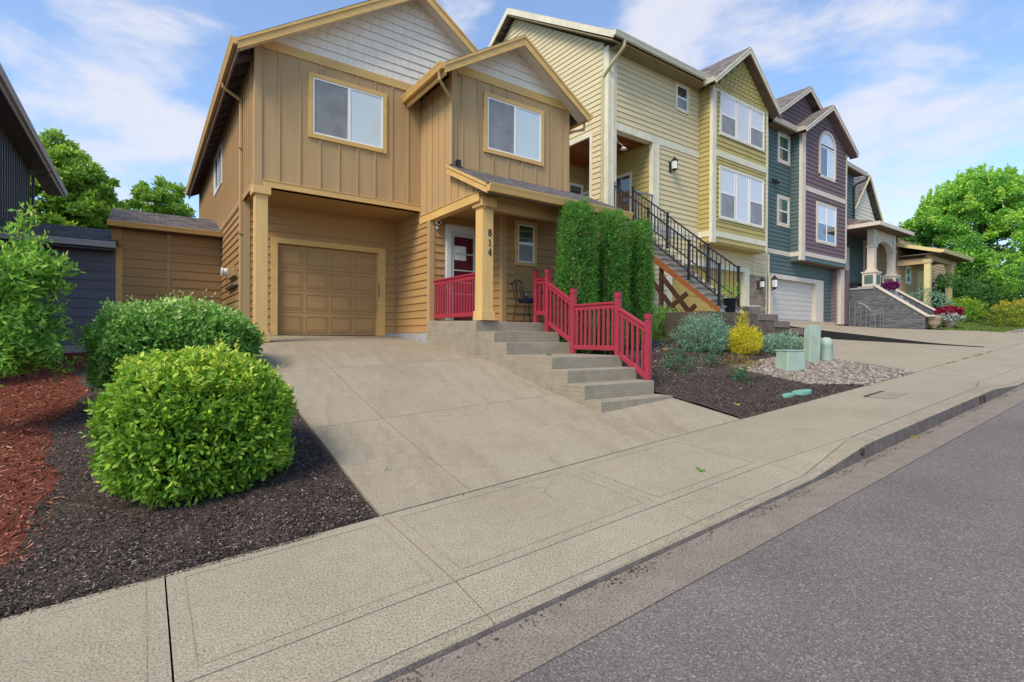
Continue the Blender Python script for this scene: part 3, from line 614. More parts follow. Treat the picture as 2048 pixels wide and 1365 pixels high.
chips('gutter_grit', scatter(2600, 1.0, 14, 2.30, 2.405, HGUT, lambda x, y: RNG.random(len(x)) < .25 + .75 * (np.sin(x * 3.1) + np.sin(x * 7.7) > .3)), .016, M_CHIP, 'dark grit and bark bits gathered along the foot of the kerb', 'grit')
chips('walk_litter', scatter(420, 1.0, 12, 3.5, 4.12, HW, lambda x, y: y > 4.12 - np.abs(RNG.normal(0, .12, len(x)))), .016, M_CHIP, 'bits of bark spilled onto the back edge of the sidewalk', 'litter')
stones('river_stones', scatter(5200, 10.2, 14.0, 4.10, 6.2, HBR, stonearea), .042, M_STONE, 'grey and tan river stones heaped beside the utility boxes')
stones('pebbles', scatter(3500, 7.2, 13.8, 5.9, 8.8, HBR, lambda x, y: RNG.random(len(x)) < np.clip((y - 5.9) / 2, .1, 1)), .020, M_STONE, 'small pale pebbles scattered in the bed below the clipped conifers')
stones('far_gravel', scatter(3800, 30, 44, 4.18, 5.7, lambda x, y: H(x, y) + .01), .06, M_STONE, 'strip of grey river stones between the sidewalk and the far lawn')
# ---------------------------------------------------------------- tan house
T = E('tan_house', 'tan two storey house numbered 814 with cream shingle gables and one brown garage door', 'house', (5.3, 11.43, 0))
YF, YG, YB, XL, XM, XR = 11.43, 12.87, 9.87, 1.83, 5.45, 8.81
slope = .66
# upper front wall, board and batten
w = MB(); P = PY(YF)
wall(w, P, [(XL, 3.05), (XM - .002, 3.05), (XM - .002, 5.85), (XL, 5.85)])
battens(w, P, XL + .14, XM, .407, lambda a: (3.18, 5.85), holes=[(2.84, 4.58, 4.25, 5.63)], start=.30)
w.build('wall', M_TANB, T)
w = MB(); wall(w, P, [(XL, 5.851), (XR, 5.851), (XR, 6.0), (5.32, 8.12), (XL, 6.0)]); lap(w, P, 6.03, 8.1, lambda z: max(XL, XL + (z - 6.0) / slope - .1), lambda z: min(XR, XR - (z - 6.0) / slope + .1), shake=.24, course=.185)
w.build('gable_wall', M_SHAKE, T)
w = MB(); w.pb(P, XL + .13, XM + .2, 0, .03, 5.85, 6.035); w.build('trim_board', M_TRIM, T, bevel=.004); w = MB(); w.pb(P, XL + .13, XM, 0, .035, 3.045, 3.17); w.pb(P, XL + .13, XM, 0, .045, 3.17, 3.185); w.build('trim_board', M_TRIM, T, bevel=.004)
w = MB(); w.box(XL - .025, XL + .12, YF - .025, YF, 3.03, 5.99); w.box(XL - .025, XL - .001, YF + .001, YF + .12, 3.03, 5.99); w.build('corner_board', M_TANB, T, bevel=.003)
window(P, 2.84, 4.58, 4.25, 5.63, .095, M_TRIM, M_WHITE, [(0, .5, 0, 1, M_SCR), (.5, 1, 0, 1, M_BLD)], T)
# left side wall
P = PX(XL); w = MB()
wall(w, P, [(YF + .165, 3.18), (23.59, 3.18), (23.59, 5.7), (YF + .165, 5.7)]); battens(w, P, YF + .12, 23.8, .305, lambda a: (3.18, 5.7), w=.055, t=.04, holes=[(16.55, 18.55, 4.3, 5.55)], start=.25); w.build('side_wall', M_TANB, T)
w = MB(); w.pb(P, YF, 23.8, 0, .03, 3.05, 3.18); w.build('trim_board', M_TANB, T)
w = MB(); wall(w, P, [(YG + .165, -1.2), (23.59, -1.2), (23.59, 3.179), (YG + .165, 3.179)]); lap(w, P, -.2, 3.05, YG + .12, 23.8); w.build('side_wall', M_TAN, T)
window(P, 16.6, 18.5, 4.35, 5.5, .04, M_WHITE, M_WHITE, [(0, .5, 0, 1, M_SCR), (.5, 1, 0, 1, M_BLD)], T)
w = MB(); w.box(XL - .025, XL - .001, YG + .001, YG + .14, -.3, 3.05); w.box(XL - .025, XL + .12, YG - .025, YG, -.3, 3.05); w.build('corner_board', M_TANB, T)
# garage wall
P = PY(YG); gh = (2.53, 4.94, -.2, 2.18); w = MB()
w.pb(P, XL, gh[0], -.16, 0, -.5, 3.05); w.pb(P, gh[1], XM, -.16, 0, -.5, 3.05); w.pb(P, gh[0], gh[1], -.16, 0, gh[3], 3.05)
lap(w, P, .13, 3.05, XL + .12, XM - .03, holes=[(gh[0] - .14, gh[1] + .2, -.3, 2.31)]); w.build('garage_wall', M_TAN, T)
MB().pb(P, 5.14, XM - .013, 0, .012, -.1, .13).build('foundation', M_FOUND, T); MB().pb(P, XL, 2.38, 0, .012, -.2, .13).build('foundation', M_FOUND, T); MB().box(XM - .012, XM, 10.9, YG, -.5, .13).build('foundation', M_FOUND, T)
w = MB(); w.pb(P, gh[0] - .145, gh[0], 0.001, .03, .045, 2.31); w.pb(P, gh[0] + .002, gh[0] + .012, -.12, -.001, .045, 2.18); w.pb(P, gh[1], gh[1] + .2, -.0, .03, .045, 2.31); w.pb(P, gh[0], gh[1], 0.001, .03, 2.182, 2.31); w.pb(P, gh[1] - .012, gh[1] - .002, -.12, -.001, .045, 2.18)
w.build('garage_trim', M_TRIM, T, bevel=.004)
g = MB(); D = PY(YG + .10); g.pb(D, gh[0], gh[1], -.04, 0, .05, 2.18)
for r in range(4):
    z0 = .055 + r * .531; g.pb(D, gh[0] + .003, gh[1] - .003, 0, .012, z0, z0 + .524)
    for c in range(4):
        a0 = gh[0] + .055 + c * .594; cx = .50
        g.pb(D, a0, a0 + cx, .010, .024, z0 + .07, z0 + .085); g.pb(D, a0, a0 + cx, .010, .024, z0 + .435, z0 + .45); g.pb(D, a0, a0 + .015, .010, .024, z0 + .085, z0 + .435); g.pb(D, a0 + cx - .015, a0 + cx, .010, .024, z0 + .085, z0 + .435); g.pb(D, a0 + .045, a0 + cx - .045, .011, .021, z0 + .115, z0 + .405)
gd = g.build('garage_door', M_DOOR, T, bevel=.005)
MB().pb(PY(YG), 4.945, 4.985, .03, .045, 1.05, 1.40).build('keypad', M_MET, gd)
# garage side wall, soffit above
P = PX(XM); w = MB(); w.box(XM, XM + .16, 11.045, YG, -.8, 2.919); w.box(XM, XM + .16, YF + .005, YG, 2.92, 3.049); lap(w, P, .13, 2.93, 10.92 + .1, YG - .03); w.build('wall', M_TAN, T)
w = MB(); w.box(XL + .03, XM - .002, YF + .002, YG, 3.05, 3.10); w.box(XM + .155, XR, YB - 1.0, 10.88, 2.901, 2.95); w.build('soffit', M_TAN, T)
# side wall above porch (X=XM)
w = MB(); P = PX(XM)
wall(w, P, [(8.72, 2.92), (YF - .002, 2.92), (YF - .002, 5.72), (YB, 5.72), (YB, 3.70), (8.72, 3.12)], t=.15)
battens(w, P, 8.78, YF - .03, .305, lambda a: (2.93, 5.72 if a > YB else 3.12 + (a - 8.72) * .47), start=.2); w.build('side_wall', M_TANB, T)
w = MB(); w.pb(P, 8.72, YF - .0, 0, .03, 2.735, 2.915); w.pb(P, 8.72, YF, -.14, 0, 2.735, 2.92); w.pb(P, 8.72, YF, 0, .045, 2.915, 2.93); w.build('porch_beam', M_TRIM, T, bevel=.004)
w = MB(); w.box(XM + .155, XR + .1, 8.725, 8.86, 2.60, 2.90); w.build('porch_beam', M_TAN, T)
w = MB(); w.box(XM - .03, XM + .1, 10.87, 10.9, -.0, 2.74); w.box(XM - .03, XM - .001, 10.901, 11.0, -.0, 2.74); w.build('corner_board', M_TANB, T)
w = MB(); w.pb(PX(XM), YF - .05, YF + .01, 0, .02, 2.93, 3.05); w.build('trim_board', M_TANB, T)
# bay upper front
P = PY(YB); w = MB(); wall(w, P, [(XM + .151, 2.9), (XR, 2.9), (XR, 5.78), (XM + .151, 5.78)])
battens(w, P, XM + .12, XR - .1, .407, lambda a: (3.6, 5.78), holes=[(6.25, 7.99, 4.21, 5.57)], start=.13); w.build('wall', M_TANB, T)
w = MB(); wall(w, P, [(XM, 5.781), (XR, 5.781), (XR, 5.9), (7.13, 6.98), (XM, 5.9)]); lap(w, P, 5.97, 6.95, lambda z: max(XM, XM + (z - 5.90) / .64 - .1), lambda z: min(XR, XR - (z - 5.90) / .64 + .1), shake=.24, course=.185); w.build('gable_wall', M_SHAKE, T)
w = MB(); w.pb(P, XM + .12, XR - .09, 0, .03, 5.78, 5.97); w.build('trim_board', M_TRIM, T, bevel=.004)
w = MB(); w.box(XM - .025, XM + .11, YB - .025, YB, 3.5, 5.9); w.box(XM - .025, XM - .001, YB + .001, YB + .11, 3.6, 5.9); w.build('corner_board', M_TANB, T, bevel=.003); MB().box(XR - .09, XR + .02, YB - .025, YB, 3.4, 5.9).build('corner_board', M_TANB, T, bevel=.003)
window(P, 6.25, 7.99, 4.21, 5.57, .095, M_TRIM, M_WHITE, [(0, .5, 0, 1, M_SCR), (.5, 1, 0, 1, M_BLD)], T)
# right wall + back
w = MB(); w.box(XR - .15, XR, YB + .16, 23.8, -1.5, 5.8); w.box(XL + .16, XR - .15, 23.6, 23.8, -1.5, 5.8); w.build('side_wall', M_TAN, T)
# door wall, inner wall, window wall
P = PY(10.89); w = MB(); w.pb(P, XM + .001, 6.95, -.15, 0, 0, 2.90); lap(w, P, .42, 2.9, XM + .12, 6.80, holes=[(5.82, 6.78, 0, 2.72)]); w.build('porch_wall', M_TAN, T)
P = PX(6.80); w = MB(); w.box(6.80, 6.95, YB, 10.9, 0, 2.95); lap(w, P, .42, 2.9, YB + .1, 10.88); w.build('porch_wall', M_TAN, T)
P = PY(YB); w = MB(); lap(w, P, .42, 2.9, 6.90, XR, holes=[(7.12, 7.73, 1.30, 2.33)]); w.pb(P, 6.8, XR, -.15, 0, -.8, 2.9); w.build('porch_wall', M_TAN, T)
w = MB(); w.box(6.775, 6.9, YB - .025, YB, .3, 2.9); w.box(6.775, 6.799, YB + .001, YB + .1, .3, 2.9); w.build('corner_board', M_TANB, T)
_a = lambda u, v, y: ((FW + RT * (u - 1024) / FPX + UP * (682.5 - v) / FPX) * (y / (FW + RT * (u - 1024) / FPX + UP * (682.5 - v) / FPX)[1]))
wa, wb = _a(1029, 440, YB), _a(1072, 535, YB)
window(P, wa[0], wb[0], wb[2], wa[2], .085, M_TRIM, M_WHITE, [(0, 1, .5, 1, M_GLG), (0, 1, 0, .5, M_SCR)], T)
ob = MB().pb(P, 7.40, 7.52, .01, .05, .98, 1.12); ob.lathe([(0.001, .0), (.05, .02), (.055, .05), (.04, .09)], (7.46, YB - .06, .99), 12); ob.build('outlet_box', M_MET, T)
# front door
P = PY(10.89); w = MB(); w.pb(P, 5.86, 5.98, 0, .05, .42, 2.70); w.pb(P, 6.66, 6.78, 0, .05, .42, 2.70); w.pb(P, 5.98, 6.66, 0, .05, 2.56, 2.70); w.pb(P, 5.83, 6.80, 0, .03, 2.70, 2.73); w.pb(P, 5.83, 5.86, 0, .03, .42, 2.73)
fd = w.build('front_door', mat('door_grey_white', (.55, .58, .56), .5, .04, 3), T, bevel=.004)
w = MB(); w.pb(P, 5.98, 6.06, 0, .035, .42, 2.56); w.pb(P, 6.60, 6.66, 0, .035, .42, 2.56); w.pb(P, 6.06, 6.60, 0, .035, 2.44, 2.56)
for z in (1.05, 1.33, 1.62, 2.02): w.pb(P, 6.06, 6.60, .01, .033, z, z + .03)
w.build('storm_door_frame', mat('door_frame_grey', (.42, .46, .44), .5, .04, 3), fd)
MB().pb(P, 6.06, 6.60, 0, .018, .42, 2.44).build('curtained_pane', M_CURT, fd)
MB().pb(P, 6.07, 6.40, .019, .022, 1.88, 2.22).build('paper_notice', mat('notice_paper', (.62, .62, .60), .4, .12, 6), fd)
# roofs
rf = MB(); RX, RZ = 5.32, 8.24
def gable_roof(mb, xl, xr, xc, zl, zc, y0, y1, t=.09):
    for xe in (xl, xr): mb.prism([(xe, y0, zl), (xc, y0, zc), (xc, y0, zc - t * 1.2), (xe, y0, zl - t)], (0, y1 - y0, 0))
gable_roof(rf, 1.42, 9.22, RX, 5.70, RZ + .03, 11.08, 24.2)
rf.build('roof', M_ROOF, T)
rf = MB(); gable_roof(rf, 5.02, 9.20, 7.11, 5.68, 6.98, 9.50, 13.6); rf.build('bay_roof', M_ROOF, T)
def rake(xe, ze, xc, zc, y, parent, m, h=.20, t=.035, m2=None, ext=.0):
    mb = MB(); s = 1 if xc > xe else -1
    mb.prism([(xe, y, ze - h), (xe, y, ze), (xc, y, zc), (xc, y, zc - h * 1.15)], (0, t, 0))
    k = h * .28; mb.prism([(xe, y - .02, ze - k), (xe, y - .02, ze), (xc, y - .02, zc), (xc, y - .02, zc - k)], (0, .0195, 0))
    return mb.build('rake_board', m, parent, bevel=.004)
rake(1.46, 5.70, RX, 8.225, 11.06, T, M_TRIM); rake(9.18, 5.70, RX, 8.225, 11.06, T, M_TRIM)
rake(5.05, 5.67, 7.11, 6.955, 9.47, T, M_TRIM); rake(9.17, 5.67, 7.11, 6.955, 9.47, T, M_TRIM)
# sloped overhang undersides (front) + eave soffits with rafters
so_ = MB()
for xe, xc, z0, z1, ya, yb in ((1.46, RX, 5.60, 8.11, 11.09, YF - .005), (9.18, RX, 5.60, 8.11, 11.09, YF - .005), (5.06, 7.11, 5.58, 6.86, 9.51, YB - .005), (9.16, 7.11, 5.58, 6.86, 9.51, YB - .005)):
    so_.prism([(xe, ya, z0), (xc, ya, z1), (xc, ya, z1 - .02), (xe, ya, z0 - .02)], (0, yb - ya, 0))
so_.build('soffit', M_SHAKE, T)
rt = MB(); yy = 11.7
while yy < 24: rt.prism([(1.48, yy, 5.60), (1.83, yy, 5.82), (1.83, yy, 5.68), (1.48, yy, 5.50)], (0, .04, 0)); yy += .61
rt.box(1.46, 1.50, 11.09, 24.1, 5.46, 5.64); rt.build('rafter_tails', mat('rafter_paint', (.20, .15, .13), .8, .15, 3), T)
gutter((1.46, 11.05, 5.58), (1.46, 24.1, 5.58), (-1, 0, 0), T, M_TRIM)
gutter((5.05, 9.46, 5.55), (5.05, 11.42, 5.55), (-1, 0, 0), T, M_TRIM); gutter((9.17, 9.46, 5.55), (9.17, 11.42, 5.55), (1, 0, 0), T, M_TRIM)
MB().box(5.07, 5.11, 9.5, 11.4, 5.45, 5.66).build('fascia', M_TRIM, T)
# downspouts
d = MB(); d.tube([(1.41, 12.9, 5.58), (1.41, 12.9, 5.48), (1.77, 12.9, 5.28), (1.775, 12.9, 5.15), (1.775, 12.9, -.2)], .038, 6)
for z in (4.2, 2.3): d.box(1.73, 1.83, 12.84, 12.96, z, z + .03)
d.build('downspout', M_TANB, T)
d = MB(); d.tube([(5.0, 9.62, 5.55), (5.0, 9.62, 5.38), (5.39, 9.80, 5.12), (5.40, 9.82, 5.0), (5.40, 9.82, 3.75)], .034, 6); d.build('downspout', M_TANB, T)
d = MB(); d.tube([(9.2, 9.7, 5.55), (9.2, 9.7, 5.36), (8.9, 9.9, 5.30), (8.85, 9.95, 5.2), (8.85, 9.95, 3.6)], .034, 6); d.build('downspout', M_TANB, T)
# porch roof
pr_ = MB(); sl_ = .475; y0, z0 = 8.22, 2.965; y1 = 9.86; z1 = z0 + sl_ * (y1 - y0)
pr_.prism([(5.33, y0, z0), (5.33, y1, z1), (5.33, y1, z1 - .07), (5.33, y0, z0 - .05)], (3.97, 0, 0)); pr_.build('porch_roof', M_ROOF, T)
rb = MB(); rb.prism([(5.31, y0 + .05, z0 - .19), (5.31, y0 + .05, z0 - .01), (5.31, y1, z1 - .015), (5.31, y1, z1 - .20)], (.035, 0, 0)); rb.prism([(5.29, y0 + .05, z0 - .06), (5.29, y0 + .05, z0 - .005), (5.29, y1, z1 - .01), (5.29, y1, z1 - .065)], (.0195, 0, 0)); rb.build('rake_board', M_TRIM, T, bevel=.004)
gutter((5.33, y0 + .05, z0 - .16), (9.32, y0 + .05, z0 - .16), (0, -1, 0), T, M_TRIM, h=.15)
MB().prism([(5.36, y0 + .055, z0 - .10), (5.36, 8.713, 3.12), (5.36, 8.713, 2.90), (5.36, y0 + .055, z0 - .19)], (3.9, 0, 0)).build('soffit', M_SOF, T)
cb = MB().box(5.52, 5.60, 9.74, 9.86, 3.70, 3.86); cb.box(5.50, 5.62, 9.70, 9.86, 3.66, 3.70); cb.build('roof_vent', M_BLKM, T)
# posts
def post(x0, x1, y0, y1, z0, z1, name='porch_post', capz=.19, capx=.05, base=.19, cz=0):
    w = MB(); w.box(x0, x1, y0, y1, z0, z1); w.box(x0 - capx, x1 + capx, y0 - capx, y1 + capx, z1 - capz, z1)
    if base: w.box(x0 - .03, x1 + .03, y0 - .03, y1 + .03, z0, z0 + base)
    return w.build(name, M_TRIMV, T, bevel=.006)
post(1.83, 2.07, 11.44, 11.68, float(HD(1.9, 11.4)) + .02, 3.045, capz=.15, base=.19, name='garage_post')
pp_ = post(5.52, 5.785, 8.735, 9.0, .36, 2.83, capz=.18)
w = MB(); w.box(8.5, 8.75, 8.74, 8.98, .3, 2.62); w.build('porch_post', M_TRIMV, T)
# house number 814 down the post front
def ribbon(mb, P, pts, ws, n0, n1, closed=False):
    pts = [np.array(p, float) for p in pts]; n = len(pts); Lf, Rt = [], []
    for i in range(n):
        a = pts[(i - 1) % n] if closed or i else pts[0]; b = pts[(i + 1) % n] if closed or i < n - 1 else pts[-1]
        d = b - a; d /= np.linalg.norm(d) + 1e-9; q = np.array([-d[1], d[0]]); w_ = ws[i] if hasattr(ws, '__len__') else ws
        Lf.append(pts[i] + q * w_ / 2); Rt.append(pts[i] - q * w_ / 2)
    for i in range(n if closed else n - 1):
        j = (i + 1) % n
        mb.hexa([P(Lf[i][0], n0, Lf[i][1]), P(Lf[j][0], n0, Lf[j][1]), P(Rt[j][0], n0, Rt[j][1]), P(Rt[i][0], n0, Rt[i][1]), P(Lf[i][0], n1, Lf[i][1]), P(Lf[j][0], n1, Lf[j][1]), P(Rt[j][0], n1, Rt[j][1]), P(Rt[i][0], n1, Rt[i][1])])
PP = PY(8.735); cx = 5.695
def ell(cx, cz, rx, rz, n=20): return [(cx + rx * math.cos(2 * math.pi * k / n), cz + rz * math.sin(2 * math.pi * k / n)) for k in range(n)]
z8 = 2.135; g = MB(); wv = [.011 + .012 * abs(math.cos(2 * math.pi * k / 20)) for k in range(20)]
ribbon(g, PP, ell(cx, z8 + .035, .024, .030), wv, 0, .012, True); ribbon(g, PP, ell(cx, z8 - .032, .031, .036), wv, 0, .012, True); g.build('digit_eight', M_BLKM, pp_)
z1_ = 1.935; g = MB(); ribbon(g, PP, [(cx, z1_ + .065), (cx, z1_ - .06)], .021, 0, .012); ribbon(g, PP, [(cx - .024, z1_ + .045), (cx - .004, z1_ + .058)], .011, 0, .0125); ribbon(g, PP, [(cx - .024, z1_ - .063), (cx + .024, z1_ - .063)], .011, 0, .0115); g.build('digit_one', M_BLKM, pp_)
z4 = 1.745; g = MB(); ribbon(g, PP, [(cx + .014, z4 + .066), (cx - .036, z4 - .022)], .011, 0, .012); ribbon(g, PP, [(cx - .04, z4 - .025), (cx + .040, z4 - .025)], .014, 0, .0125); ribbon(g, PP, [(cx + .014, z4 + .068), (cx + .014, z4 - .062)], .021, 0, .013); ribbon(g, PP, [(cx - .012, z4 - .064), (cx + .036, z4 - .064)], .010, 0, .0115); g.build('digit_four', M_BLKM, pp_)
# small fittings
c = MB(); c.tube([(5.60, 10.86, 2.60), (5.58, 10.80, 2.56)], .03, 10); c.build('camera_mount', M_WHITE, T)
c = MB(); c.tube([(5.615, 10.86, 2.72), (5.60, 10.76, 2.69)], [.045, .045], 14); cc = c.build('security_camera', M_WHITE, T, bevel=.01); c = MB(); c.tube([(5.60, 10.76, 2.69), (5.598, 10.75, 2.688)], .036, 14); c.build('lens', M_BLKM, cc)
def LP(u, v): d = FW + RT * (u - 1024) / FPX + UP * (682.5 - v) / FPX; return d * (XL / d[0])
p0, p1 = LP(476, 532), LP(463, 560); MB().box(XL - .10, XL, p0[1] , p1[1], p1[2], p0[2]).build('electric_box', M_TANB, T, bevel=.005)
p0, p1 = LP(477, 566), LP(460, 581); MB().box(XL - .12, XL, p0[1], p1[1], p1[2] + .0, p0[2]).build('meter_box', M_MET, T, bevel=.03)
p0 = LP(456, 545); c = MB().tube([(XL, p0[1], p0[2]), (XL - .13, p0[1], p0[2])], .10, 14); c.tube([(XL - .13, p0[1], p0[2]), (XL - .16, p0[1], p0[2])], .12, 14); c.build('dryer_vent', M_WHITE, T)
# ---------------------------------------------------------------- porch slab and steps
SX0, SX1 = 5.40, 7.04
stp = E('front_steps', 'pale concrete porch slab and steps with a landing beside the driveway of the tan house', 'steps', (6.2, 7.5, -1.2))
w = MB()
def stepb(x0, x1, y0, y1, zt, zb, dz=0): w.hexa([(x0, y0, zb), (x1, y0, zb), (x1, y1, zb), (x0, y1, zb), (x0, y0, zt), (x1, y0, zt), (x1, y1, zt + dz), (x0, y1, zt + dz)])
stepb(SX0, SX0 + .42, 8.78, 10.885, .345, -.9, .055); w.build('porch_slab', M_STEP, stp, bevel=.01); w = MB()
stepb(SX0 + .425, 8.79, 8.78, 10.885, .343, -.9, .055); w.build('porch_slab', M_STEP, stp, bevel=.01); w = MB()
stepb(SX0, SX1, 8.12, 8.775, .135, -.9); w.build('tread', M_STEP, stp, bevel=.01); w = MB()
stepb(SX0, SX1 - .02, 7.72, 8.116, -.078, -1.1); w.build('tread', M_STEP, stp, bevel=.01); w = MB()
stepb(SX0, SX1 + .03, 6.42, 7.716, -.300, -1.3, .0); w.build('landing', M_STEP, stp, bevel=.012)
for y0, y1, z in ((6.04, 6.416, -.500), (5.66, 6.036, -.703)): w = MB(); stepb(SX0, SX1 - .02, y0, y1, z, -1.4); w.build('tread', M_STEP, stp, bevel=.012)
w = MB(); w.prism([(SX0, 5.30, -.925), (SX1, 5.30, -.925), (SX1, 5.656, -.925), (SX0, 5.656, -.925)], (0, 0, -.5)); w.build('tread', M_STEP, stp, bevel=.012)
# ---------------------------------------------------------------- red railings
def railing(name, label, posts, spans, nb, group=None):
    r = E(name, label, 'railing', (posts[0][0], posts[0][1], posts[0][2]) if posts else (spans[0][0][0], spans[0][0][1], spans[0][0][4]), group)
    for (x, y, z0, z1) in posts:
        w = MB(); k = .045; w.box(x - k, x + k, y - k, y + k, z0, z1 - .13)
        w.box(x - k - .004, x + k + .004, y - k - .004, y + k + .004, z1 - .125, z1 - .03); p = w.build('post', M_REDP, r, bevel=.005)
        c = MB(); k = .052; zc = z1 - .03; a, b, c_, d = (x - k, y - k, zc), (x + k, y - k, zc), (x + k, y + k, zc), (x - k, y + k, zc); t = (x, y, z1 + .01)
        for q in ((a, b, t), (b, c_, t), (c_, d, t), (d, a, t)): c.poly(q)
        c.build('post_cap', mat('cap_dark_red', (.05, .018, .02), .4, .2, 8), p)
    for (p, q, n) in spans:   # p=(x,y,ztop), zbot ; each ((x,y,zt,_,zb),(x,y,zt,_,zb))
        a, b = np.array(p), np.array(q)
        w = MB(); w.beam(a[:3], b[:3], .085, .04); w.beam(a[:3] - (0, 0, .06), b[:3] - (0, 0, .06), .04, .09); w.build('top_rail', M_REDP, r, bevel=.006)
        w = MB(); w.beam((a[0], a[1], a[4]), (b[0], b[1], b[4]), .045, .09); w.build('bottom_rail', M_REDP, r, bevel=.006)
        for i in range(n):
            t = (i + .6) / (n + .2); m_ = a + (b - a) * t; w = MB(); w.box(m_[0] - .019, m_[0] + .019, m_[1] - .019, m_[1] + .019, m_[4] + .03, m_[2] - .08); w.build('baluster', M_REDP, r, bevel=.003)
    return r
rp = [(7.0, 8.86, .34, 1.50), (7.0, 8.47, .12, 1.50), (7.0, 7.66, -.30, 1.03), (7.0, 6.47, -.30, .87), (7.0, 5.78, -1.1, .46)]
railing('stair_railing', 'dark red painted railing stepping down the right side of the concrete steps', rp,
        [((7.0, 8.82, 1.28, 0, .55), (7.0, 8.51, 1.28, 0, .55), 2), ((7.0, 8.43, 1.17, 0, .33), (7.0, 7.70, .76, 0, -.06), 6), ((7.0, 7.62, .66, 0, -.17), (7.0, 6.52, .66, 0, -.17), 9), ((7.0, 6.43, .54, 0, -.28), (7.0, 5.82, .22, 0, -.64), 5)], 0)
railing('porch_railing', 'short dark red railing between the house corner and the numbered porch post', [], [((5.55, 10.86, 1.33, 0, .50), (5.60, 9.01, 1.33, 0, .50), 16)], 0)
# ---------------------------------------------------------------- porch chair, table
ch = E('porch_chair', 'black wrought iron chair with navy cushion on the porch below the small window', 'chair', (7.08, 9.30, .36))
cz = .36; X0, X1, Y0, Y1 = 6.92, 7.32, 9.15, 9.52
w = MB()
def leg(pts): MB().tube(pts, .011, 8).build('leg', M_BLKM, ch)
leg([(X0 + .02, Y0, cz + .46), (X0 - .03, Y0 - .02, cz + .2), (X0 - .08, Y0 - .03, cz)]); leg([(X0 + .02, Y1, cz + .46), (X0 - .03, Y1, cz + .2), (X0 - .08, Y1, cz)])
leg([(X1 - .02, Y0, cz + .46), (X1 + .01, Y0 - .02, cz + .2), (X1 + .04, Y0 - .03, cz)]); leg([(X1 - .02, Y1, cz + .46), (X1, Y1, cz + .2), (X1 + .04, Y1, cz)])
s = MB(); s.tube([(X0 + .2 + .21 * math.cos(t), (Y0 + Y1) / 2 + .19 * math.sin(t), cz + .46) for t in np.linspace(0, 2 * math.pi, 17)], .011, 8); s.tube([(X0 - .04, Y0, cz + .17), (X1 + .02, Y0, cz + .17)], .007, 6); s.tube([(X0 - .04, Y1, cz + .17), (X1 + .02, Y1, cz + .17)], .007, 6); s.build('seat_frame', M_BLKM, ch)
MB().lathe([(.001, 0), (.17, .0), (.215, .03), (.20, .075), (.12, .09), (.001, .092)], (X0 + .21, (Y0 + Y1) / 2, cz + .465), 20).build('seat_cushion', M_CUSH, ch, smooth=True)
b = MB(); bx = lambda t: X0 - .005 - .10 * t
ym = (Y0 + Y1) / 2
for s_ in (-1, 1):
    b.tube([(bx(0), ym + s_ * .15, cz + .46), (bx(.5), ym + s_ * .18, cz + .68), (bx(.9), ym + s_ * .19, cz + .86), (bx(1.2), ym + s_ * .20, cz + .90), (bx(1.5), ym + s_ * .20, cz + .87)], .012, 8)
b.tube([(bx(1), ym + .19, cz + .87), (bx(1), ym + .10, cz + .93), (bx(1), ym, cz + .95), (bx(1), ym - .10, cz + .93), (bx(1), ym - .19, cz + .87)], .011, 8)
for s_ in (-1, 1):
    b.tube([(bx(0), ym + s_ * .06, cz + .48), (bx(.4), ym + s_ * .11, cz + .64), (bx(.8), ym + s_ * .02, cz + .84), (bx(1), ym - s_ * .06, cz + .93)], .008, 6)
    b.tube([(bx(0), ym + s_ * .13, cz + .48), (bx(.3), ym + s_ * .05, cz + .60), (bx(.7), ym + s_ * .11, cz + .80), (bx(1), ym + s_ * .03, cz + .94)], .008, 6)
b.build('chair_back', M_BLKM, ch)
tb = E('porch_table', 'small dark round table half hidden behind the tallest red railing posts', 'table', (7.72, 9.3, .36))
MB().lathe([(.001, .70), (.30, .70), (.31, .715), (.30, .73), (.001, .73)], (7.72, 9.3, .36), 24).build('table_top', M_BLKM, tb)
MB().tube([(7.72, 9.3, .38), (7.72, 9.3, 1.06)], .02, 8).build('table_stem', M_BLKM, tb)
# ---------------------------------------------------------------- connectors left
YC = 16.88
tcn = E('tan_shed', 'low tan lap sided store with shingle roof attached left of the tan house', 'outbuilding', (.6, YC, -.4))
P = PY(YC); w = MB(); w.pb(P, -.56, 1.83, -.15, 0, -1.2, 2.85); lap(w, P, -.3, 2.78, -.45, 1.81, holes=[(.53, .61, -1, 2.7)], base=-.3, course=.235); w.build('wall', M_TAN, tcn)
w = MB(); w.pb(P, -.58, -.44, 0, .03, -.4, 2.84); w.pb(P, -.58, -.44, -.12, 0, -.4, 2.84); w.build('corner_board', M_TRIM, tcn)
w = MB(); w.pb(P, .53, .61, 0, .035, -.4, 2.6); w.pb(P, .52, .62, 0, .07, 2.6, 2.82); w.build('downspout', M_TANB, tcn)
w = MB(); w.prism([(-.72, 16.5, 2.93), (-.72, 18.4, 3.62), (-.72, 18.4, 3.5), (-.72, 16.5, 2.87)], (2.55, 0, 0)); w.build('roof', M_ROOF, tcn)
gutter((-.74, 16.52, 2.80), (1.83, 16.52, 2.80), (0, -1, 0), tcn, M_TRIM)
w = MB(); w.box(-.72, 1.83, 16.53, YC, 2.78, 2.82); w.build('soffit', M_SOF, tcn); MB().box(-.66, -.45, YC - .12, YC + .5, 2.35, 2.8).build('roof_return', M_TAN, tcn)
bcn = E('blue_shed', 'low slate blue lap sided store with pale gutter left of the tan store', 'outbuilding', (-2, YC, -.4))
P = PY(YC - .05); w = MB(); w.pb(P, -4.2, -.585, -.15, 0, -1.2, 2.4); lap(w, P, -.22, 2.12, -4.2, -.59, course=.235); w.build('wall', M_BLU, bcn)
MB().pb(P, -4.2, -.59, 0, .012, -1.0, -.225).build('foundation', M_FOUND, bcn)
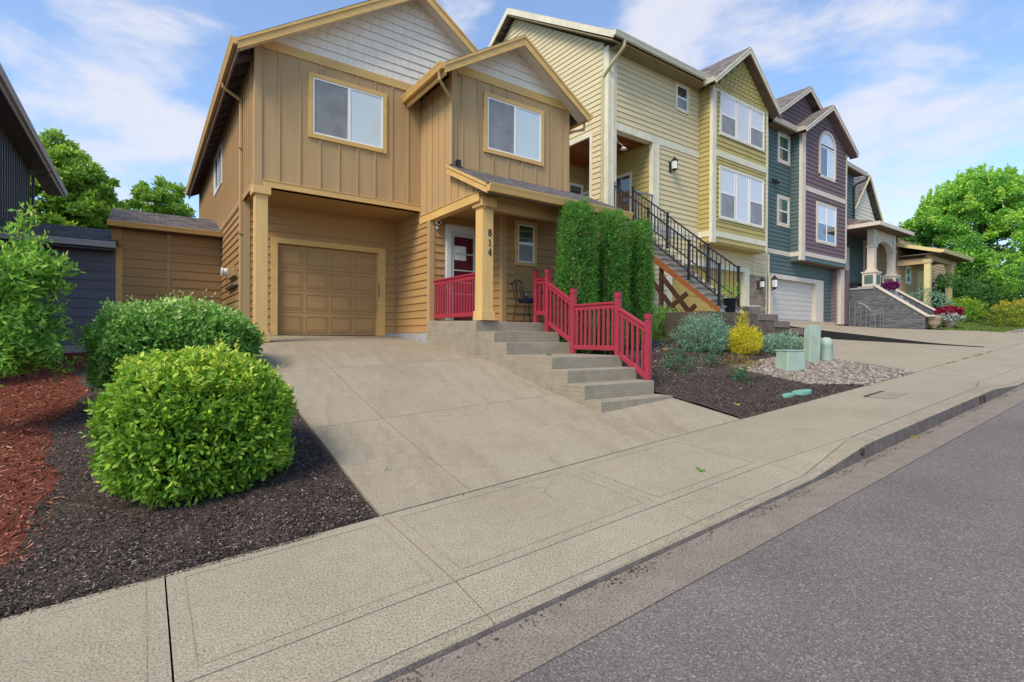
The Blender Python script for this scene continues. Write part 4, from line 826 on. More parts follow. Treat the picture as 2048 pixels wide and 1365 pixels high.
w = MB(); w.prism([(-4.2, 16.35, 2.36), (-4.2, 18.3, 2.98), (-4.2, 18.3, 2.9), (-4.2, 16.35, 2.3)], (3.68, 0, 0)); w.build('roof', M_ROOF, bcn)
gutter((-4.2, 16.38, 2.22), (-.56, 16.38, 2.22), (0, -1, 0), bcn, M_GRYF, h=.14); MB().box(-4.2, -.6, 16.39, 16.93, 2.16, 2.2).build('soffit', M_BLK, bcn)
d = MB(); d.tube([(-1.88, YC - .10, 2.2), (-1.88, YC - .10, -.2), (-1.88, YC - .3, -.32)], .05, 6); d.build('downspout', M_BLU, bcn)
bk = E('charcoal_house', 'charcoal board and batten house with grey fascia at the far left', 'house', (-5, 22, -.4))
P = PXp(-3.0); w = MB(); w.box(-9.5, -3.0, 12., 22.84, -1.5, 5.45); battens(w, P, 12., 22.8, .30, lambda a: (2.2, 5.45), w=.045, t=.024); w.build('wall', M_BLK, bk)
w = MB(); gable_roof(w, -9.9, -2.55, -6.2, 5.62, 7.9, 11.5, 26.6); w.build('roof', M_ROOF, bk)
w = MB(); w.box(-2.55, -2.51, 11.5, 26.6, 5.40, 5.60); w.build('fascia', M_GRYF, bk); gutter((-2.51, 11.5, 5.48), (-2.51, 26.6, 5.48), (1, 0, 0), bk, M_GRYF)
w = MB(); w.box(-3.0, -2.55, 11.5, 26.5, 5.42, 5.46); w.build('soffit', M_BLK, bk)
d = MB(); d.tube([(-2.5, 22.9, 5.48), (-2.6, 22.9, 5.32), (-2.93, 22.9, 5.25), (-2.95, 22.9, 2.4)], .045, 6); d.build('downspout', M_BLK, bk)
bn = E('wheeled_bin', 'blue plastic wheeled bin half hidden behind the leafy branches at far left', 'bin', (-2.35, 16.1, -.42))
MB().hexa([(-2.65, 15.75, -.40), (-2.15, 15.75, -.40), (-2.15, 16.35, -.40), (-2.65, 16.35, -.40), (-2.72, 15.65, .62), (-2.08, 15.65, .62), (-2.08, 16.42, .62), (-2.72, 16.42, .62)]).build('bin_body', M_BIN, bn, bevel=.03)
MB().box(-2.76, -2.04, 15.6, 16.46, .62, .70).build('bin_lid', M_BIN, bn, bevel=.03)
# ---------------------------------------------------------------- yellow house
Yh = E('yellow_house', 'tall pale yellow lap sided house with fish scale gable and upper entry porch', 'house', (17, 11.8, 0))
YA, X2, X3 = 11.8, 12.25, 22.13; P = PY(YA)
pr0, pr1 = 12.62, 14.45      # porch opening
w = MB(); w.pb(P, X2, X3, -.2, 0, 6.9, 9.5); lap(w, P, 6.98, 9.5, X2 + .27, 17.12, holes=[(15.66, 16.47, 8.3, 9.36)]); w.build('wall', M_YEL, Yh)
w = MB(); w.pb(P, 14.8, X3, -.2, 0, 3.9, 6.9); lap(w, P, 3.9, 6.9, 14.78, 17.12); w.build('wall', M_YEL, Yh)
w = MB(); w.pb(P, X2, 15.55, -.2, 0, -.6, 3.95); w.pb(P, 20.3, X3, -.2, 0, -.3, 3.95); w.pb(P, 15.55, 20.3, -.2, 0, 2.8, 3.95)
lap(w, P, -.2, 3.9, X2 + .2, 15.3); lap(w, P, 2.98, 3.72, 15.3, 20.95); lap(w, P, 2.72, 3.72, 20.95, 21.95); w.build('wall', M_YEL, Yh)
w = MB(); w.pb(P, X2 + .0, pr0, 0, .03, 3.95, 9.5); w.pb(P, X2 + .16, X2 + .25, .03, .05, 3.95, 9.5); w.build('corner_board', M_CRM, Yh, bevel=.004)
w = MB(); w.pb(P, pr1, 14.78, -.15, .03, 3.95, 6.86); w.pb(P, 14.70, 14.78, .03, .05, 3.95, 6.86); w.build('porch_column', M_CRM, Yh, bevel=.004)
w = MB(); w.pb(P, X2 + .27, 17.12, 0, .035, 6.86, 7.09); w.pb(P, pr0, pr1, -.25, 0, 6.86, 6.95); w.build('trim_board', M_CRM, Yh, bevel=.004)
w = MB(); w.pb(P, 14.8, 17.12, 0, .035, 3.85, 4.07); w.build('trim_board', M_CRM, Yh, bevel=.004)
MB().pb(P, 21.95, 22.13, 0, .03, -.1, 9.4).build('corner_board', M_CRM, Yh)
window(P, 15.66, 16.47, 8.32, 9.35, .10, M_CRM, M_WHITE, [(0, 1, .5, 1, M_GLS), (0, 1, 0, .5, M_SCR)], Yh)
# gable side wall
P = PX(X2); w = MB(); w.box(X2 + .0, X2 + .16, 12.61, 21.5, -.8, 3.69)
wall(w, P, [(YA + .205, 6.861), (22.2, 6.861), (22.2, 9.62), (17.0, 12.95), (YA + .205, 9.66)]); w.box(X2, X2 + .16, YA + .205, 12.60, -.8, 6.86); w.box(X2, X2 + .16, 15.35, 21.5, 3.7, 6.86)
lap(w, P, 6.86, 12.9, lambda z: max(YA + .22, YA + (z - 9.55) / .64 + .02), lambda z: min(22.2, 22.2 - (z - 9.62) / .64)); lap(w, P, 0, 6.86, YA + .22, 12.50); w.build('gable_wall', M_YEL, Yh)
w = MB(); w.pb(P, YA - .03, YA + .2, 0, .03, -.5, 9.5); w.build('corner_board', M_CRM, Yh, bevel=.004)
w = MB(); w.pb(P, 12.50, 12.61, 0, .04, 3.9, 6.92); w.pb(P, 12.61, 15.2, 0, .03, 6.80, 6.92); w.build('trim_board', M_CRM, Yh)
# entry porch interior
w = MB(); w.box(X2 + .16, 16, YA, 15.3, 6.9, 6.95); w.build('porch_ceiling', M_CED, Yh)
w = MB(); w.box(X2, 17.0, YA - .02, 15.3, 3.7, 3.95); w.build('porch_floor', M_TREAD, Yh)
P = PX(pr1 + .02); w = MB(); w.box(pr1 + .02, pr1 + .2, YA + .15, 15.3, 3.95, 6.9); lap(w, P, 3.95, 6.9, YA + .16, 15.3, holes=[(12.72, 13.85, 3.9, 6.1)]); w.build('porch_wall', M_YEL2, Yh)
w = MB(); w.pb(P, 12.72, 12.82, 0, .04, 3.95, 6.1); w.pb(P, 13.75, 13.85, 0, .04, 3.95, 6.1); w.pb(P, 12.82, 13.75, 0, .04, 6.0, 6.1); dd = w.build('front_door', M_CRM, Yh)
MB().pb(P, 12.82, 13.75, 0, .012, 5.45, 6.0).build('transom', M_GLS, dd)
k = MB().pb(P, 12.82, 13.75, 0, .015, 3.95, 5.42); k.build('door_leaf', mat('oak_door', (.26, .15, .06), .5, .2, 3), dd); MB().pb(P, 12.95, 13.15, .015, .02, 5.0, 5.18).build('door_light', M_GLS, dd)
P = PY(15.2); w = MB(); w.pb(P, X2 + .1, 15, -.1, 0, 3.9, 6.9); lap(w, P, 3.95, 6.9, X2 + .16, 14.5); w.build('porch_wall', M_YEL2, Yh)
window(P, 12.9, 14.35, 4.3, 6.15, .07, M_WHITE, M_WHITE, [(0, .5, 0, 1, mat('dark_blind', (.14, .14, .15), .4, .1, 3, kind='blinds', ws=4, dk=.15)), (.5, 1, 0, 1, MATS['dark_blind'])], Yh)
w = MB(); w.beam((X2 + .05, 12.62, 4.98), (X2 + .05, 15.15, 4.98), .05, .05); w.beam((X2 + .05, 12.62, 4.08), (X2 + .05, 15.15, 4.08), .04, .04)
y = 12.75
while y < 15.1: w.box(X2 + .04, X2 + .06, y - .01, y + .01, 4.08, 4.98); y += .13
w.build('balcony_rail', M_MET, Yh)
w = MB(); w.beam((13.5, YA - .03, 5.0), (14.45, YA - .03, 5.0), .05, .05); w.beam((13.5, YA - .03, 4.05), (14.45, YA - .03, 4.05), .04, .04)
x = 13.62
while x < 14.42: w.box(x - .01, x + .01, YA - .04, YA - .02, 4.05, 5.0); x += .11
w.build('balcony_rail', M_MET, Yh)
w = MB(); w.tube([(12.75, 11.95, 6.85), (12.85, 11.93, 6.55), (13.0, 11.9, 6.5), (13.1, 11.9, 6.42)], .012, 6); w.lathe([(.001, .06), (.05, .04), (.12, -.02), (.001, -.02)], (13.1, 11.9, 6.38), 12); w.build('arm_lamp', M_WHITE, Yh)
# bay
YBy = 11.22; bx0, bx1 = 17.13, 20.97; P = PY(YBy)
w = MB(); wall(w, P, [(bx0, 3.65), (bx1, 3.65), (bx1, 9.34), (bx0, 9.34)], t=.55)
lap(w, P, 4.07, 6.84, bx0 + .2, bx1 - .08, holes=[(17.55, 20.72, 4.5, 6.6)]); lap(w, P, 7.1, 9.32, bx0 + .2, bx1 - .08, holes=[(17.55, 20.72, 7.65, 9.4)]); lap(w, P, 3.65, 3.84, bx0 + .2, bx1 - .05, base=3.65, course=.2)
w.build('bay_wall', M_YEL2, Yh)
w = MB(); lap(w, PX(bx0), 3.65, 9.4, YBy + .1, YA); w.build('bay_wall', M_YEL2, Yh)
w = MB(); wall(w, P, [(bx0, 9.3), (bx1, 9.3), (bx1, 9.5), (19.03, 11.1), (bx0, 9.5)], t=.3)
r_ = 0; z = 9.36       # fish scale shingles
while z < 10.85:
    l = max(bx0, bx0 + (z + .20 - 9.5) / .84); r = min(bx1, bx1 - (z + .20 - 9.5) / .84); x = l - (.13 if r_ % 2 else 0)
    while x < r - .2:
        if x > l - .05:
            arc = [(x + .13 - .126 * math.cos(t), z + .085 - .11 * math.sin(t)) for t in np.linspace(0, math.pi, 8)]
            w.poly([P(x + .004, .006, z + .26)] + [P(a_, .055, c_) for a_, c_ in arc] + [P(x + .256, .006, z + .26)])
            for p_, q_ in zip(arc, arc[1:]): w.poly([P(p_[0], .055, p_[1]), P(q_[0], .055, q_[1]), P(q_[0], .0, q_[1]), P(p_[0], .0, p_[1])])
        x += .26
    z += .165; r_ += 1
w.build('fish_scale_gable', M_YEL2, Yh)
w = MB(); w.box(bx0 - .03, bx0 + .22, YBy - .03, YBy, 3.6, 9.45); w.box(bx0 - .03, bx0 - .001, YBy + .001, YBy + .1, 3.6, 9.4); w.build('corner_board', M_CRM, Yh, bevel=.004)
w = MB(); w.box(bx1 - .08, bx1 + .02, YBy - .03, YBy + .02, 3.6, 9.45); w.build('corner_board', M_CRM, Yh)
for z0, z1 in ((9.28, 9.38), (6.85, 7.09), (3.84, 4.06)): MB().pb(P, bx0 + .2, bx1 - .08, 0, .035, z0, z1).build('trim_board', M_CRM, Yh, bevel=.004)
MB().box(bx0 - .03, bx0 - .0, YBy + .1, YA, 3.84, 4.06).build('trim_board', M_CRM, Yh)
tp = [(0, .325, .5, 1, M_BLD2), (0, .325, 0, .5, M_SCR), (.35, .65, 0, 1, M_BLD2), (.675, 1, .5, 1, M_BLD2), (.675, 1, 0, .5, M_SCR)]
window(P, 17.55, 20.72, 7.68, 9.30, .09, M_CRM, M_WHITE, tp, Yh); window(P, 17.55, 20.72, 4.53, 6.55, .09, M_CRM, M_WHITE, tp, Yh)
w = MB(); w.box(bx0, bx1, YBy + .01, YA, 3.58, 3.65); w.build('bay_soffit', M_YEL2, Yh)
# roofs
w = MB(); w.prism([(11.9, 11.2, 9.58), (11.9, 17., 13.28), (11.9, 22.8, 9.58), (11.9, 22.8, 9.46), (11.9, 17., 13.14), (11.9, 11.2, 9.46)], (10.3, 0, 0)); w.build('roof', M_ROOFB, Yh)
w = MB(); w.prism([(11.87, 11.25, 9.38), (11.87, 11.25, 9.60), (11.87, 17, 13.27), (11.87, 22.75, 9.60), (11.87, 22.75, 9.38), (11.87, 17, 13.02)], (.035, 0, 0)); w.build('rake_board', M_CRM, Yh)
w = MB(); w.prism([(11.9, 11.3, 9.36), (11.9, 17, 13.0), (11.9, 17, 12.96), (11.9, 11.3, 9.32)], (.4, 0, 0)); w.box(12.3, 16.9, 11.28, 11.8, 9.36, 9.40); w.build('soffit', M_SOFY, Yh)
gutter((11.88, 11.25, 9.44), (16.75, 11.25, 9.44), (0, -1, 0), Yh, M_CRM, h=.16, w=.14)
w = MB(); gable_roof(w, 16.74, 21.3, 19.03, 9.46, 11.30, 10.86, 15.2); w.build('bay_roof', M_ROOFB, Yh)
rake(16.76, 9.44, 19.03, 11.27, 10.84, Yh, M_CRM, h=.2); rake(21.28, 9.44, 19.03, 11.27, 10.84, Yh, M_CRM, h=.2)
w = MB()
for xe in (16.78, 21.26): w.prism([(xe, 10.87, 9.24), (19.03, 10.87, 11.04), (19.03, 10.87, 11.0), (xe, 10.87, 9.20)], (0, .345, 0))
w.build('soffit', M_SOF, Yh); gutter((16.74, 10.85, 9.30), (16.74, 11.3, 9.30), (-1, 0, 0), Yh, M_CRM, h=.15)
rvx = MB(); rvx.prism([(17.7, 12.9, 10.42), (18.2, 12.9, 10.82), (18.2, 13.3, 10.82), (17.7, 13.3, 10.42)], (-.05, 0, .12)); rvx.build('roof_vent', M_BLKM, Yh)
d = MB(); d.tube([(12.35, 11.2, 9.44), (12.35, 11.22, 9.25), (12.22, 11.6, 8.85), (12.20, 11.98, 8.55), (12.20, 12.0, 8.4), (12.20, 12.0, 0)], .055, 8); d.build('downspout', mat('beige_downspout', (.46, .40, .22), .6, .08, 3), Yh)
d = MB(); d.tube([(22.05, 11.7, 3.7), (22.05, 11.7, 3.0), (22.12, 11.68, 2.6), (22.12, 11.68, .6)], .05, 8); d.build('downspout', M_CRM, Yh)
# lower level: garage, stone
P = PY(YA); w = MB(); w.pb(P, 15.3, 15.55, 0, .04, -.1, 2.98); w.pb(P, 20.3, 20.68, 0, .04, -.1, 2.98); w.pb(P, 15.55, 20.3, 0, .04, 2.78, 2.98); w.pb(P, 20.27, 20.297, -.14, -.001, -.1, 2.78); w.build('garage_trim', M_CRM, Yh, bevel=.004)
g = MB(); D = PY(YA + .12); g.pb(D, 15.55, 20.3, -.04, 0, -.2, 2.78)
for r in range(5):
    for c in range(8): a0 = 15.6 + c * .585; g.pb(D, a0, a0 + .53, 0, .015, .0 + r * .55, .0 + r * .55 + .47)
g.build('garage_door', M_MUST, Yh, bevel=.004)
w = MB(); w.pb(P, 20.70, 21.93, 0, .06, -.2, 2.72); w.build('stone_veneer', M_VEN, Yh)
# wall lanterns
def lantern(name, label, P, a, z, s=1.0, group='wall lanterns on the neighbouring houses'):
    p = P(a, .16 * s, z); L_ = E(name, label, 'wall lamp', P(a, 0, z), group)
    m_ = MB(); m_.pb(P, a - .06 * s, a + .06 * s, 0, .03, z - .18 * s, z + .12 * s); m_.tube([P(a, .02, z - .12 * s), P(a, .10 * s, z - .20 * s), P(a, .16 * s, z - .13 * s)], .012 * s, 6); m_.build('back_plate', M_BLKM, L_)
    MB().lathe([(.075 * s, -.12 * s), (.085 * s, .10 * s)], p, 8).build('lantern_glass', M_LGLS, L_)
    c = MB(); c.lathe([(.001, .26 * s), (.02 * s, .22 * s), (.05 * s, .18 * s), (.105 * s, .12 * s), (.10 * s, .10 * s), (.001, .10 * s)], p, 8); c.build('lantern_cap', M_BLKM, L_)
    c = MB(); c.lathe([(.001, -.20 * s), (.02 * s, -.17 * s), (.08 * s, -.13 * s), (.08 * s, -.115 * s), (.001, -.115 * s)], p, 8)
    c.build('lantern_base', M_BLKM, L_)
    b_ = MB()
    for k in range(4): t = k * math.pi / 2 + .4; b_.tube([(p[0] + .08 * s * math.cos(t), p[1] + .08 * s * math.sin(t), p[2] - .12 * s), (p[0] + .086 * s * math.cos(t), p[1] + .086 * s * math.sin(t), p[2] + .11 * s)], .006 * s, 4)
    b_.build('lantern_cage', M_BLKM, L_)
lantern('wall_lantern', 'black lantern on pale yellow siding beside the upper entry porch', P, 15.42, 6.22, 1.25)
lantern('wall_lantern', 'black lantern on the brown ledgestone pier', PY(YA - .06), 21.3, 2.35, 1.15)
# stairs of yellow house
ST = E('entry_stairs', 'steep open stair with pale treads climbing to the upper porch of the yellow house', 'stairs', (13, 8, .7))
xa, xb_, zt0, zt1, n_ = 12.50, 13.50, .72, 3.95, 17; ris = (zt1 - zt0) / n_; run = (11.78 - 8.0) / (n_ - 1)
t_ = MB(); 
for i in range(n_ - 1):
    y = 8.0 + i * run; z = zt0 + (i + 1) * ris
    w = MB(); w.box(xa, xb_, y - .045, y + run - .01, z - .05, z, 1); w.box(xa + .03, xb_ - .03, y + .01, y + .03, z - ris + .003, z - .052, 0); w.build('tread', [M_TREAD, M_TRE], ST)
for x, nm in ((xa - .05, 'stringer'), (xb_ + .01, 'stringer')):
    w = MB(); w.prism([(x, 7.92, zt0 - .02), (x, 7.92, zt0 + .1), (x, 11.78, zt1 - .12), (x, 11.78, zt1 - .42)], (.04, 0, 0)); w.build(nm, M_ORG if x < xa else M_TREAD, ST)
w = MB()
for y, zt in ((10.9, 2.85), (9.9, 2.0)):
    w = MB(); w.box(xa + .02, xa + .12, y - .05, y + .05, -.3, zt + .15); w.build('support_post', M_DKW, ST)
for (p, q) in (((xa + .06, 10.9, .1), (xa + .06, 9.0, 1.3)), ((xa + .07, 10.9, 2.5), (xa + .07, 9.0, .35)), ((xa + .05, 9.9, 1.9), (xa + .05, 8.6, .4)), ((xa + .04, 9.6, .3), (xa + .04, 8.7, .95))):
    w = MB(); w.beam(p, q, .05, .13); w.build('brace', M_DKW, ST)
def iron_rail(x, label):
    r = E('stair_handrail', label, 'handrail', (x, 8, .75), 'black handrails of the yellow house stair')
    ps = [(11.8, 5.08), (10.38, 3.95), (8.93, 2.76), (7.98, 1.99)]; m_ = .79
    for y, zt in ps:
        zb = zt - 1.08; w = MB(); w.box(x - .032, x + .032, y - .032, y + .032, zb, zt + .03); w.box(x - .045, x + .045, y - .045, y + .045, zt + .03, zt + .05); w.box(x - .06, x + .06, y - .06, y + .06, zb, zb + .015); w.build('post', M_BLKM, r, bevel=.003)
    for (y0, z0), (y1, z1) in zip(ps, ps[1:]):
        w = MB(); w.beam((x, y0 - .03, z0 - .07), (x, y1 + .03, z1 + .02), .055, .035); w.build('top_rail', M_BLKM, r); w = MB(); w.beam((x, y0 - .03, z0 - .92), (x, y1 + .03, z1 - .83), .03, .03); w.build('bottom_rail', M_BLKM, r)
        k = max(3, int(abs(y1 - y0) / .125))
        for i in range(1, k): t = i / k; y = y0 + (y1 - y0) * t; z = z0 - .05 + (z1 - z0 + .05) * t; w = MB(); w.box(x - .009, x + .009, y - .009, y + .009, z - .87, z - .03); w.build('baluster', M_BLKM, r)
iron_rail(12.54, 'black handrail on the left side of the steep stair of the yellow house'); iron_rail(13.46, 'black handrail on the right side of the steep stair, nearer the garage')
# concrete landing
LD = E('concrete_landing', 'stained dark concrete landing with steps at the foot of the yellow house stair', 'steps', (13.2, 7.8, -.2))
w = MB(); w.prism([(11.65, 7.75, -.6), (11.65, 7.75, .72), (14.1, 7.75, .72), (14.1, 7.75, .54), (15.0, 7.75, .54), (15.0, 7.75, .34), (15.9, 7.75, .34), (15.9, 7.75, -.6)], (0, 1.3, 0)); w.build('landing_wall', M_OLD, LD, bevel=.01)
for a, b, z in ((14.08, 15.15, .735), (14.97, 15.85, .55), (15.87, 16.7, .35)): MB().box(a, b, 7.73, 9.02, z - .19, z).build('tread', M_OLDL, LD, bevel=.01)
w = MB(); w.beam((15.3, 9.0, 1.0), (16.9, 9.0, .35), .03, .04); w.beam((15.3, 9.0, 1.0), (15.3, 9.0, .7), .03, .04, up=(1, 0, 0)); w.build('low_rail', M_BLKM, LD)
def pot(name, label, c, prof, m, cat='plant pot'):
    e = E(name, label, cat, c); MB().lathe(prof, c, 20).build('pot_body', m, e, smooth=True); return e
pot1 = pot('plant_pot', 'dark round nursery pot with a young green plant on the landing', (13.0, 7.95, .725), [(.001, 0), (.135, 0), (.17, .37), (.185, .37), (.185, .40), (.16, .40), (.15, .33), (.001, .33)], M_POT)
pot2 = pot('plant_pot', 'pale plastic planter standing on the landing beside the dark pot', (14.35, 8.1, .735), [(.001, 0), (.17, 0), (.24, .20), (.26, .21), (.26, .235), (.23, .235), (.001, .20)], M_POTW)
# ---------------------------------------------------------------- teal and plum house
Th = E('teal_house', 'teal and plum three storey house with arched window and pale garage door', 'house', (27, 11.8, .9))
P = PY(YA); w = MB(); x3 = 22.13
w.pb(P, x3, 28.75, -.2, 0, 2.7, 9.5); w.pb(P, x3, 22.5, -.2, 0, .3, 2.7); w.pb(P, 26.62, 29.8, -.2, 0, .3, 2.7)
lap(w, P, 4.05, 9.4, x3 + .05, 24.1, holes=[(22.9, 24.03, 5.05, 6.5), (22.9, 24.03, 7.88, 9.3)]); lap(w, P, .85, 3.8, x3 + .05, 28.3, holes=[(22.45, 27.42, .5, 2.93)]); w.build('wall', M_TEAL, Th)
MB().pb(P, x3, 24.1, 0, .035, 3.80, 4.0).build('trim_board', M_PNK, Th)
hw = [(0, 1, .5, 1, M_GLG), (0, 1, 0, .5, M_GLS)]
window(P, 22.92, 24.02, 7.9, 9.28, .14, M_PNK, M_WHITE, hw, Th); window(P, 22.92, 24.02, 5.08, 6.48, .14, M_PNK, M_WHITE, hw, Th)
YT = 11.31; tb0, tb1 = 24.13, 28.75; P = PY(YT); w = MB()
wall(w, P, [(tb0, 3.95), (tb1, 3.95), (tb1, 9.5), (tb0, 9.5)], t=.48); wall(w, P, [(tb0, 9.5), (tb1, 9.5), (26.42, 10.9), (tb0, 9.5)], t=.4)
ah = [(25.72, 27.5, 7.6, 9.45), (25.85, 27.4, 9.45, 9.7), (26.2, 27.1, 9.7, 10.0)]
lap(w, P, 4.0, 6.8, tb0 + .3, tb1 - .1, holes=[(25.5, 27.65, 4.5, 6.5)], shake=.3, course=.2); lap(w, P, 7.05, 10.85, lambda z: max(tb0 + .3, tb0 + (z - 9.45) / .62), lambda z: min(tb1 - .1, tb1 - (z - 9.45) / .62), holes=ah, shake=.3, course=.2)
w.build('bay_wall', M_PURP, Th)
w = MB(); lap(w, PX(tb0), 3.6, 9.45, YT + .1, YA); w.box(tb0, tb1, YT + .0, YT + .4, 3.62, 3.95); lap(w, P, 3.62, 3.82, tb0 + .3, tb1 - .05, course=.2); w.build('bay_wall', M_TEAL, Th)
w = MB(); w.box(tb0 - .03, tb0 + .32, YT - .035, YT, 3.6, 9.45); w.box(tb0 - .03, tb0 - .001, YT + .001, YT + .1, 3.6, 9.45); w.build('corner_board', M_PNK, Th, bevel=.004)
MB().box(tb1 - .1, tb1 + .02, YT - .035, YT + .02, 3.9, 9.3).build('corner_board', M_PNK, Th)
for z0, z1 in ((6.8, 7.03), (3.82, 4.02)): MB().pb(P, tb0 + .3, tb1 - .08, 0, .035, z0, z1).build('trim_board', M_PNK, Th, bevel=.004)
MB().box(tb0 - .03, tb0, YT + .1, YA, 3.80, 4.0).build('trim_board', M_PNK, Th); MB().box(tb0, tb1, YT + .01, YA, 3.56, 3.62).build('bay_soffit', M_SOF, Th)
window(P, 25.53, 27.62, 4.55, 6.48, .12, M_PNK, M_WHITE, [(0, .5, .5, 1, M_BLD2), (.5, 1, .5, 1, M_BLD2), (0, .5, 0, .5, M_GLS), (.5, 1, 0, .5, M_GLS)], Th)
# arched window
def arch(cx, zb, zsp, r, k): return [(cx - r, zb)] + [(cx - r * math.cos(t), zsp + r * k * math.sin(t)) for t in np.linspace(0, math.pi, 15)] + [(cx + r, zb)]
cxa = 26.62; o_ = arch(cxa, 7.68, 9.25, .87, .82); i_ = arch(cxa, 7.80, 9.25, .73, .80); w = MB()
for a in range(len(o_) - 1):
    w.hexa([P(*(o_[a][0], 0, o_[a][1])), P(o_[a + 1][0], 0, o_[a + 1][1]), P(i_[a + 1][0], 0, i_[a + 1][1]), P(i_[a][0], 0, i_[a][1]), P(o_[a][0], .05, o_[a][1]), P(o_[a + 1][0], .05, o_[a + 1][1]), P(i_[a + 1][0], .05, i_[a + 1][1]), P(i_[a][0], .05, i_[a][1])])
w.pb(P, cxa - .87, cxa + .87, 0, .05, 7.66, 7.80); aw = w.build('arched_window', M_PNK, Th)
f = MB(); f.pb(P, cxa - .73, cxa + .73, 0, .035, 9.10, 9.16); f.pb(P, cxa - .02, cxa + .03, 0, .035, 7.8, 9.10); f.build('sash', M_WHITE, aw)
MB().poly([P(a, .02, z) for a, z in i_ if z >= 9.24]).build('pane', M_BLD2, aw)
MB().pb(P, cxa - .73, cxa - .02, 0, .02, 7.8, 9.1).build('pane', M_GLS, aw); MB().pb(P, cxa + .03, cxa + .73, 0, .02, 7.8, 9.1).build('pane', M_BLD, aw)
# roofs
w = MB(); gable_roof(w, 23.76, 29.22, 26.42, 9.42, 11.08, 10.95, 15); w.build('bay_roof', M_ROOFB, Th)
rake(23.8, 9.40, 26.42, 11.05, 10.93, Th, M_PNK); rake(29.2, 9.40, 26.42, 11.05, 10.93, Th, M_PNK)
w = MB()
for xe in (23.82, 29.18): w.prism([(xe, 10.97, 9.2), (26.42, 10.97, 10.84), (26.42, 10.97, 10.8), (xe, 10.97, 9.16)], (0, .34, 0))
w.build('soffit', M_PURP, Th)
w = MB(); P = PY(YA); wall(w, P, [(22.2, 9.4), (28.6, 9.4), (28.6, 9.6), (25.25, 11.65), (22.2, 9.75)], t=.3); lap(w, P, 9.4, 11.6, lambda z: max(22.2, 22.2 + (z - 9.7) / .66), lambda z: min(28.6, 28.5 - (z - 9.6) / .62), shake=.6, course=.2); w.build('gable_wall', M_PURP, Th)
w = MB(); gable_roof(w, 21.9, 28.8, 25.25, 9.68, 11.82, 11.44, 22); w.build('roof', M_ROOFB, Th)
rake(21.95, 9.66, 25.25, 11.79, 11.43, Th, M_PNK); rake(28.75, 9.66, 25.25, 11.79, 11.43, Th, M_PNK)
gutter((21.75, 11.4, 9.30), (23.75, 11.4, 9.30), (0, -1, 0), Th, M_PNK, h=.17, w=.14); gutter((23.78, 10.96, 9.28), (23.78, 11.4, 9.28), (-1, 0, 0), Th, M_PNK, h=.15)
MB().box(21.8, 23.8, 11.4, 11.8, 9.28, 9.31).build('soffit', M_SOF, Th)
w = MB(); w.prism([(21.8, 11.38, 9.46), (24.6, 11.38, 9.46), (24.6, 11.8, 9.62), (21.8, 11.8, 9.62)], (0, 0, -.04)); w.build('skirt_roof', M_ROOFB, Th)
# garage
w = MB(); w.pb(P, 22.40, 22.52, 0, .05, .9, 2.92); w.pb(P, 26.85, 27.40, 0, .05, .88, 2.92); w.pb(P, 22.52, 26.85, -.0, .05, 2.72, 2.92); w.pb(P, 26.59, 26.617, -.16, -.001, .88, 2.7); w.pb(P, 26.617, 26.85, .001, .045, .88, 2.72); w.pb(P, 22.52, 26.62, -.16, -.001, 2.68, 2.699); w.build('garage_trim', M_PNK, Th, bevel=.004)
g = MB(); D = PY(YA + .14)
for r in range(4):
    g.pb(D, 22.5, 26.63, -.04, 0, .88 + r * .455, .88 + r * .455 + .45); g.pb(D, 22.5, 26.63, .0, .010, .88 + r * .455 + .06, .88 + r * .455 + .21); g.pb(D, 22.5, 26.63, .0, .010, .88 + r * .455 + .27, .88 + r * .455 + .41)
g.build('garage_door', M_GDR, Th, bevel=.004)
MB().box(22.2, 29.4, 11.62, 11.79, .2, .885).build('sill_slab', mat('salmon_sill', (.50, .38, .29), .8, .08, 3), Th)
w = MB(); w.box(28.6, 29.0, 11.45, 11.79, .8, 3.6); w.build('pier', M_PNK, Th); w = MB(); w.box(29.3, 29.75, 11.5, 11.79, .8, 3.6); lap(w, PX(28.28), .9, 3.6, 11.5, 11.8); w.build('pier', M_PURP, Th)
lantern('wall_lantern', 'large black lantern at the left of the pale garage door', P, 22.32, 2.45, 1.5)
lt = E('flood_light', 'small black twin flood light on teal siding between the yellow and plum bays', 'wall lamp', (22.6, YA, 7.0)); c = MB(); c.pb(P, 22.5, 22.7, 0, .05, 6.95, 7.1); c.tube([P(22.55, .03, 7.0), P(22.45, .2, 6.92)], [.04, .09], 8); c.tube([P(22.65, .03, 7.0), P(22.78, .2, 6.92)], [.04, .09], 8); c.build('lamp_heads', M_BLKM, lt)
# recessed wing, entry porch
P = PY(12.1); w = MB(); lap(w, P, 2.9, 5.9, 28.9, 33.1, holes=[(29.3, 31.4, 2.9, 5.1)]); lap(w, P, 6.3, 9.2, 28.9, 31.7); w.box(28.9, 33.2, 12.1, 12.3, .5, 6.3); w.box(28.9, 31.7, 12.1, 12.3, 6.2, 9.3); w.build('wall', M_TEAL, Th)
MB().pb(P, 33.0, 33.2, 0, .03, 2.9, 6.0).build('corner_board', M_PNK, Th)
w = MB(); w.pb(P, 30.6, 31.1, 0, .05, 2.9, 5.0); w.pb(P, 29.2, 30.6, 0, .05, 4.85, 5.0); e_ = w.build('entry_door', M_PNK, Th); MB().pb(P, 29.2, 30.6, 0, .03, 2.9, 4.85).build('door_leaf', M_GLS, e_)
gutter((28.8, 11.7, 9.12), (32.2, 11.7, 8.95), (0, -1, 0), Th, M_PNK, h=.18); MB().box(28.8, 32.1, 11.7, 12.2, 9.0, 9.06).build('soffit', M_SOF, Th)
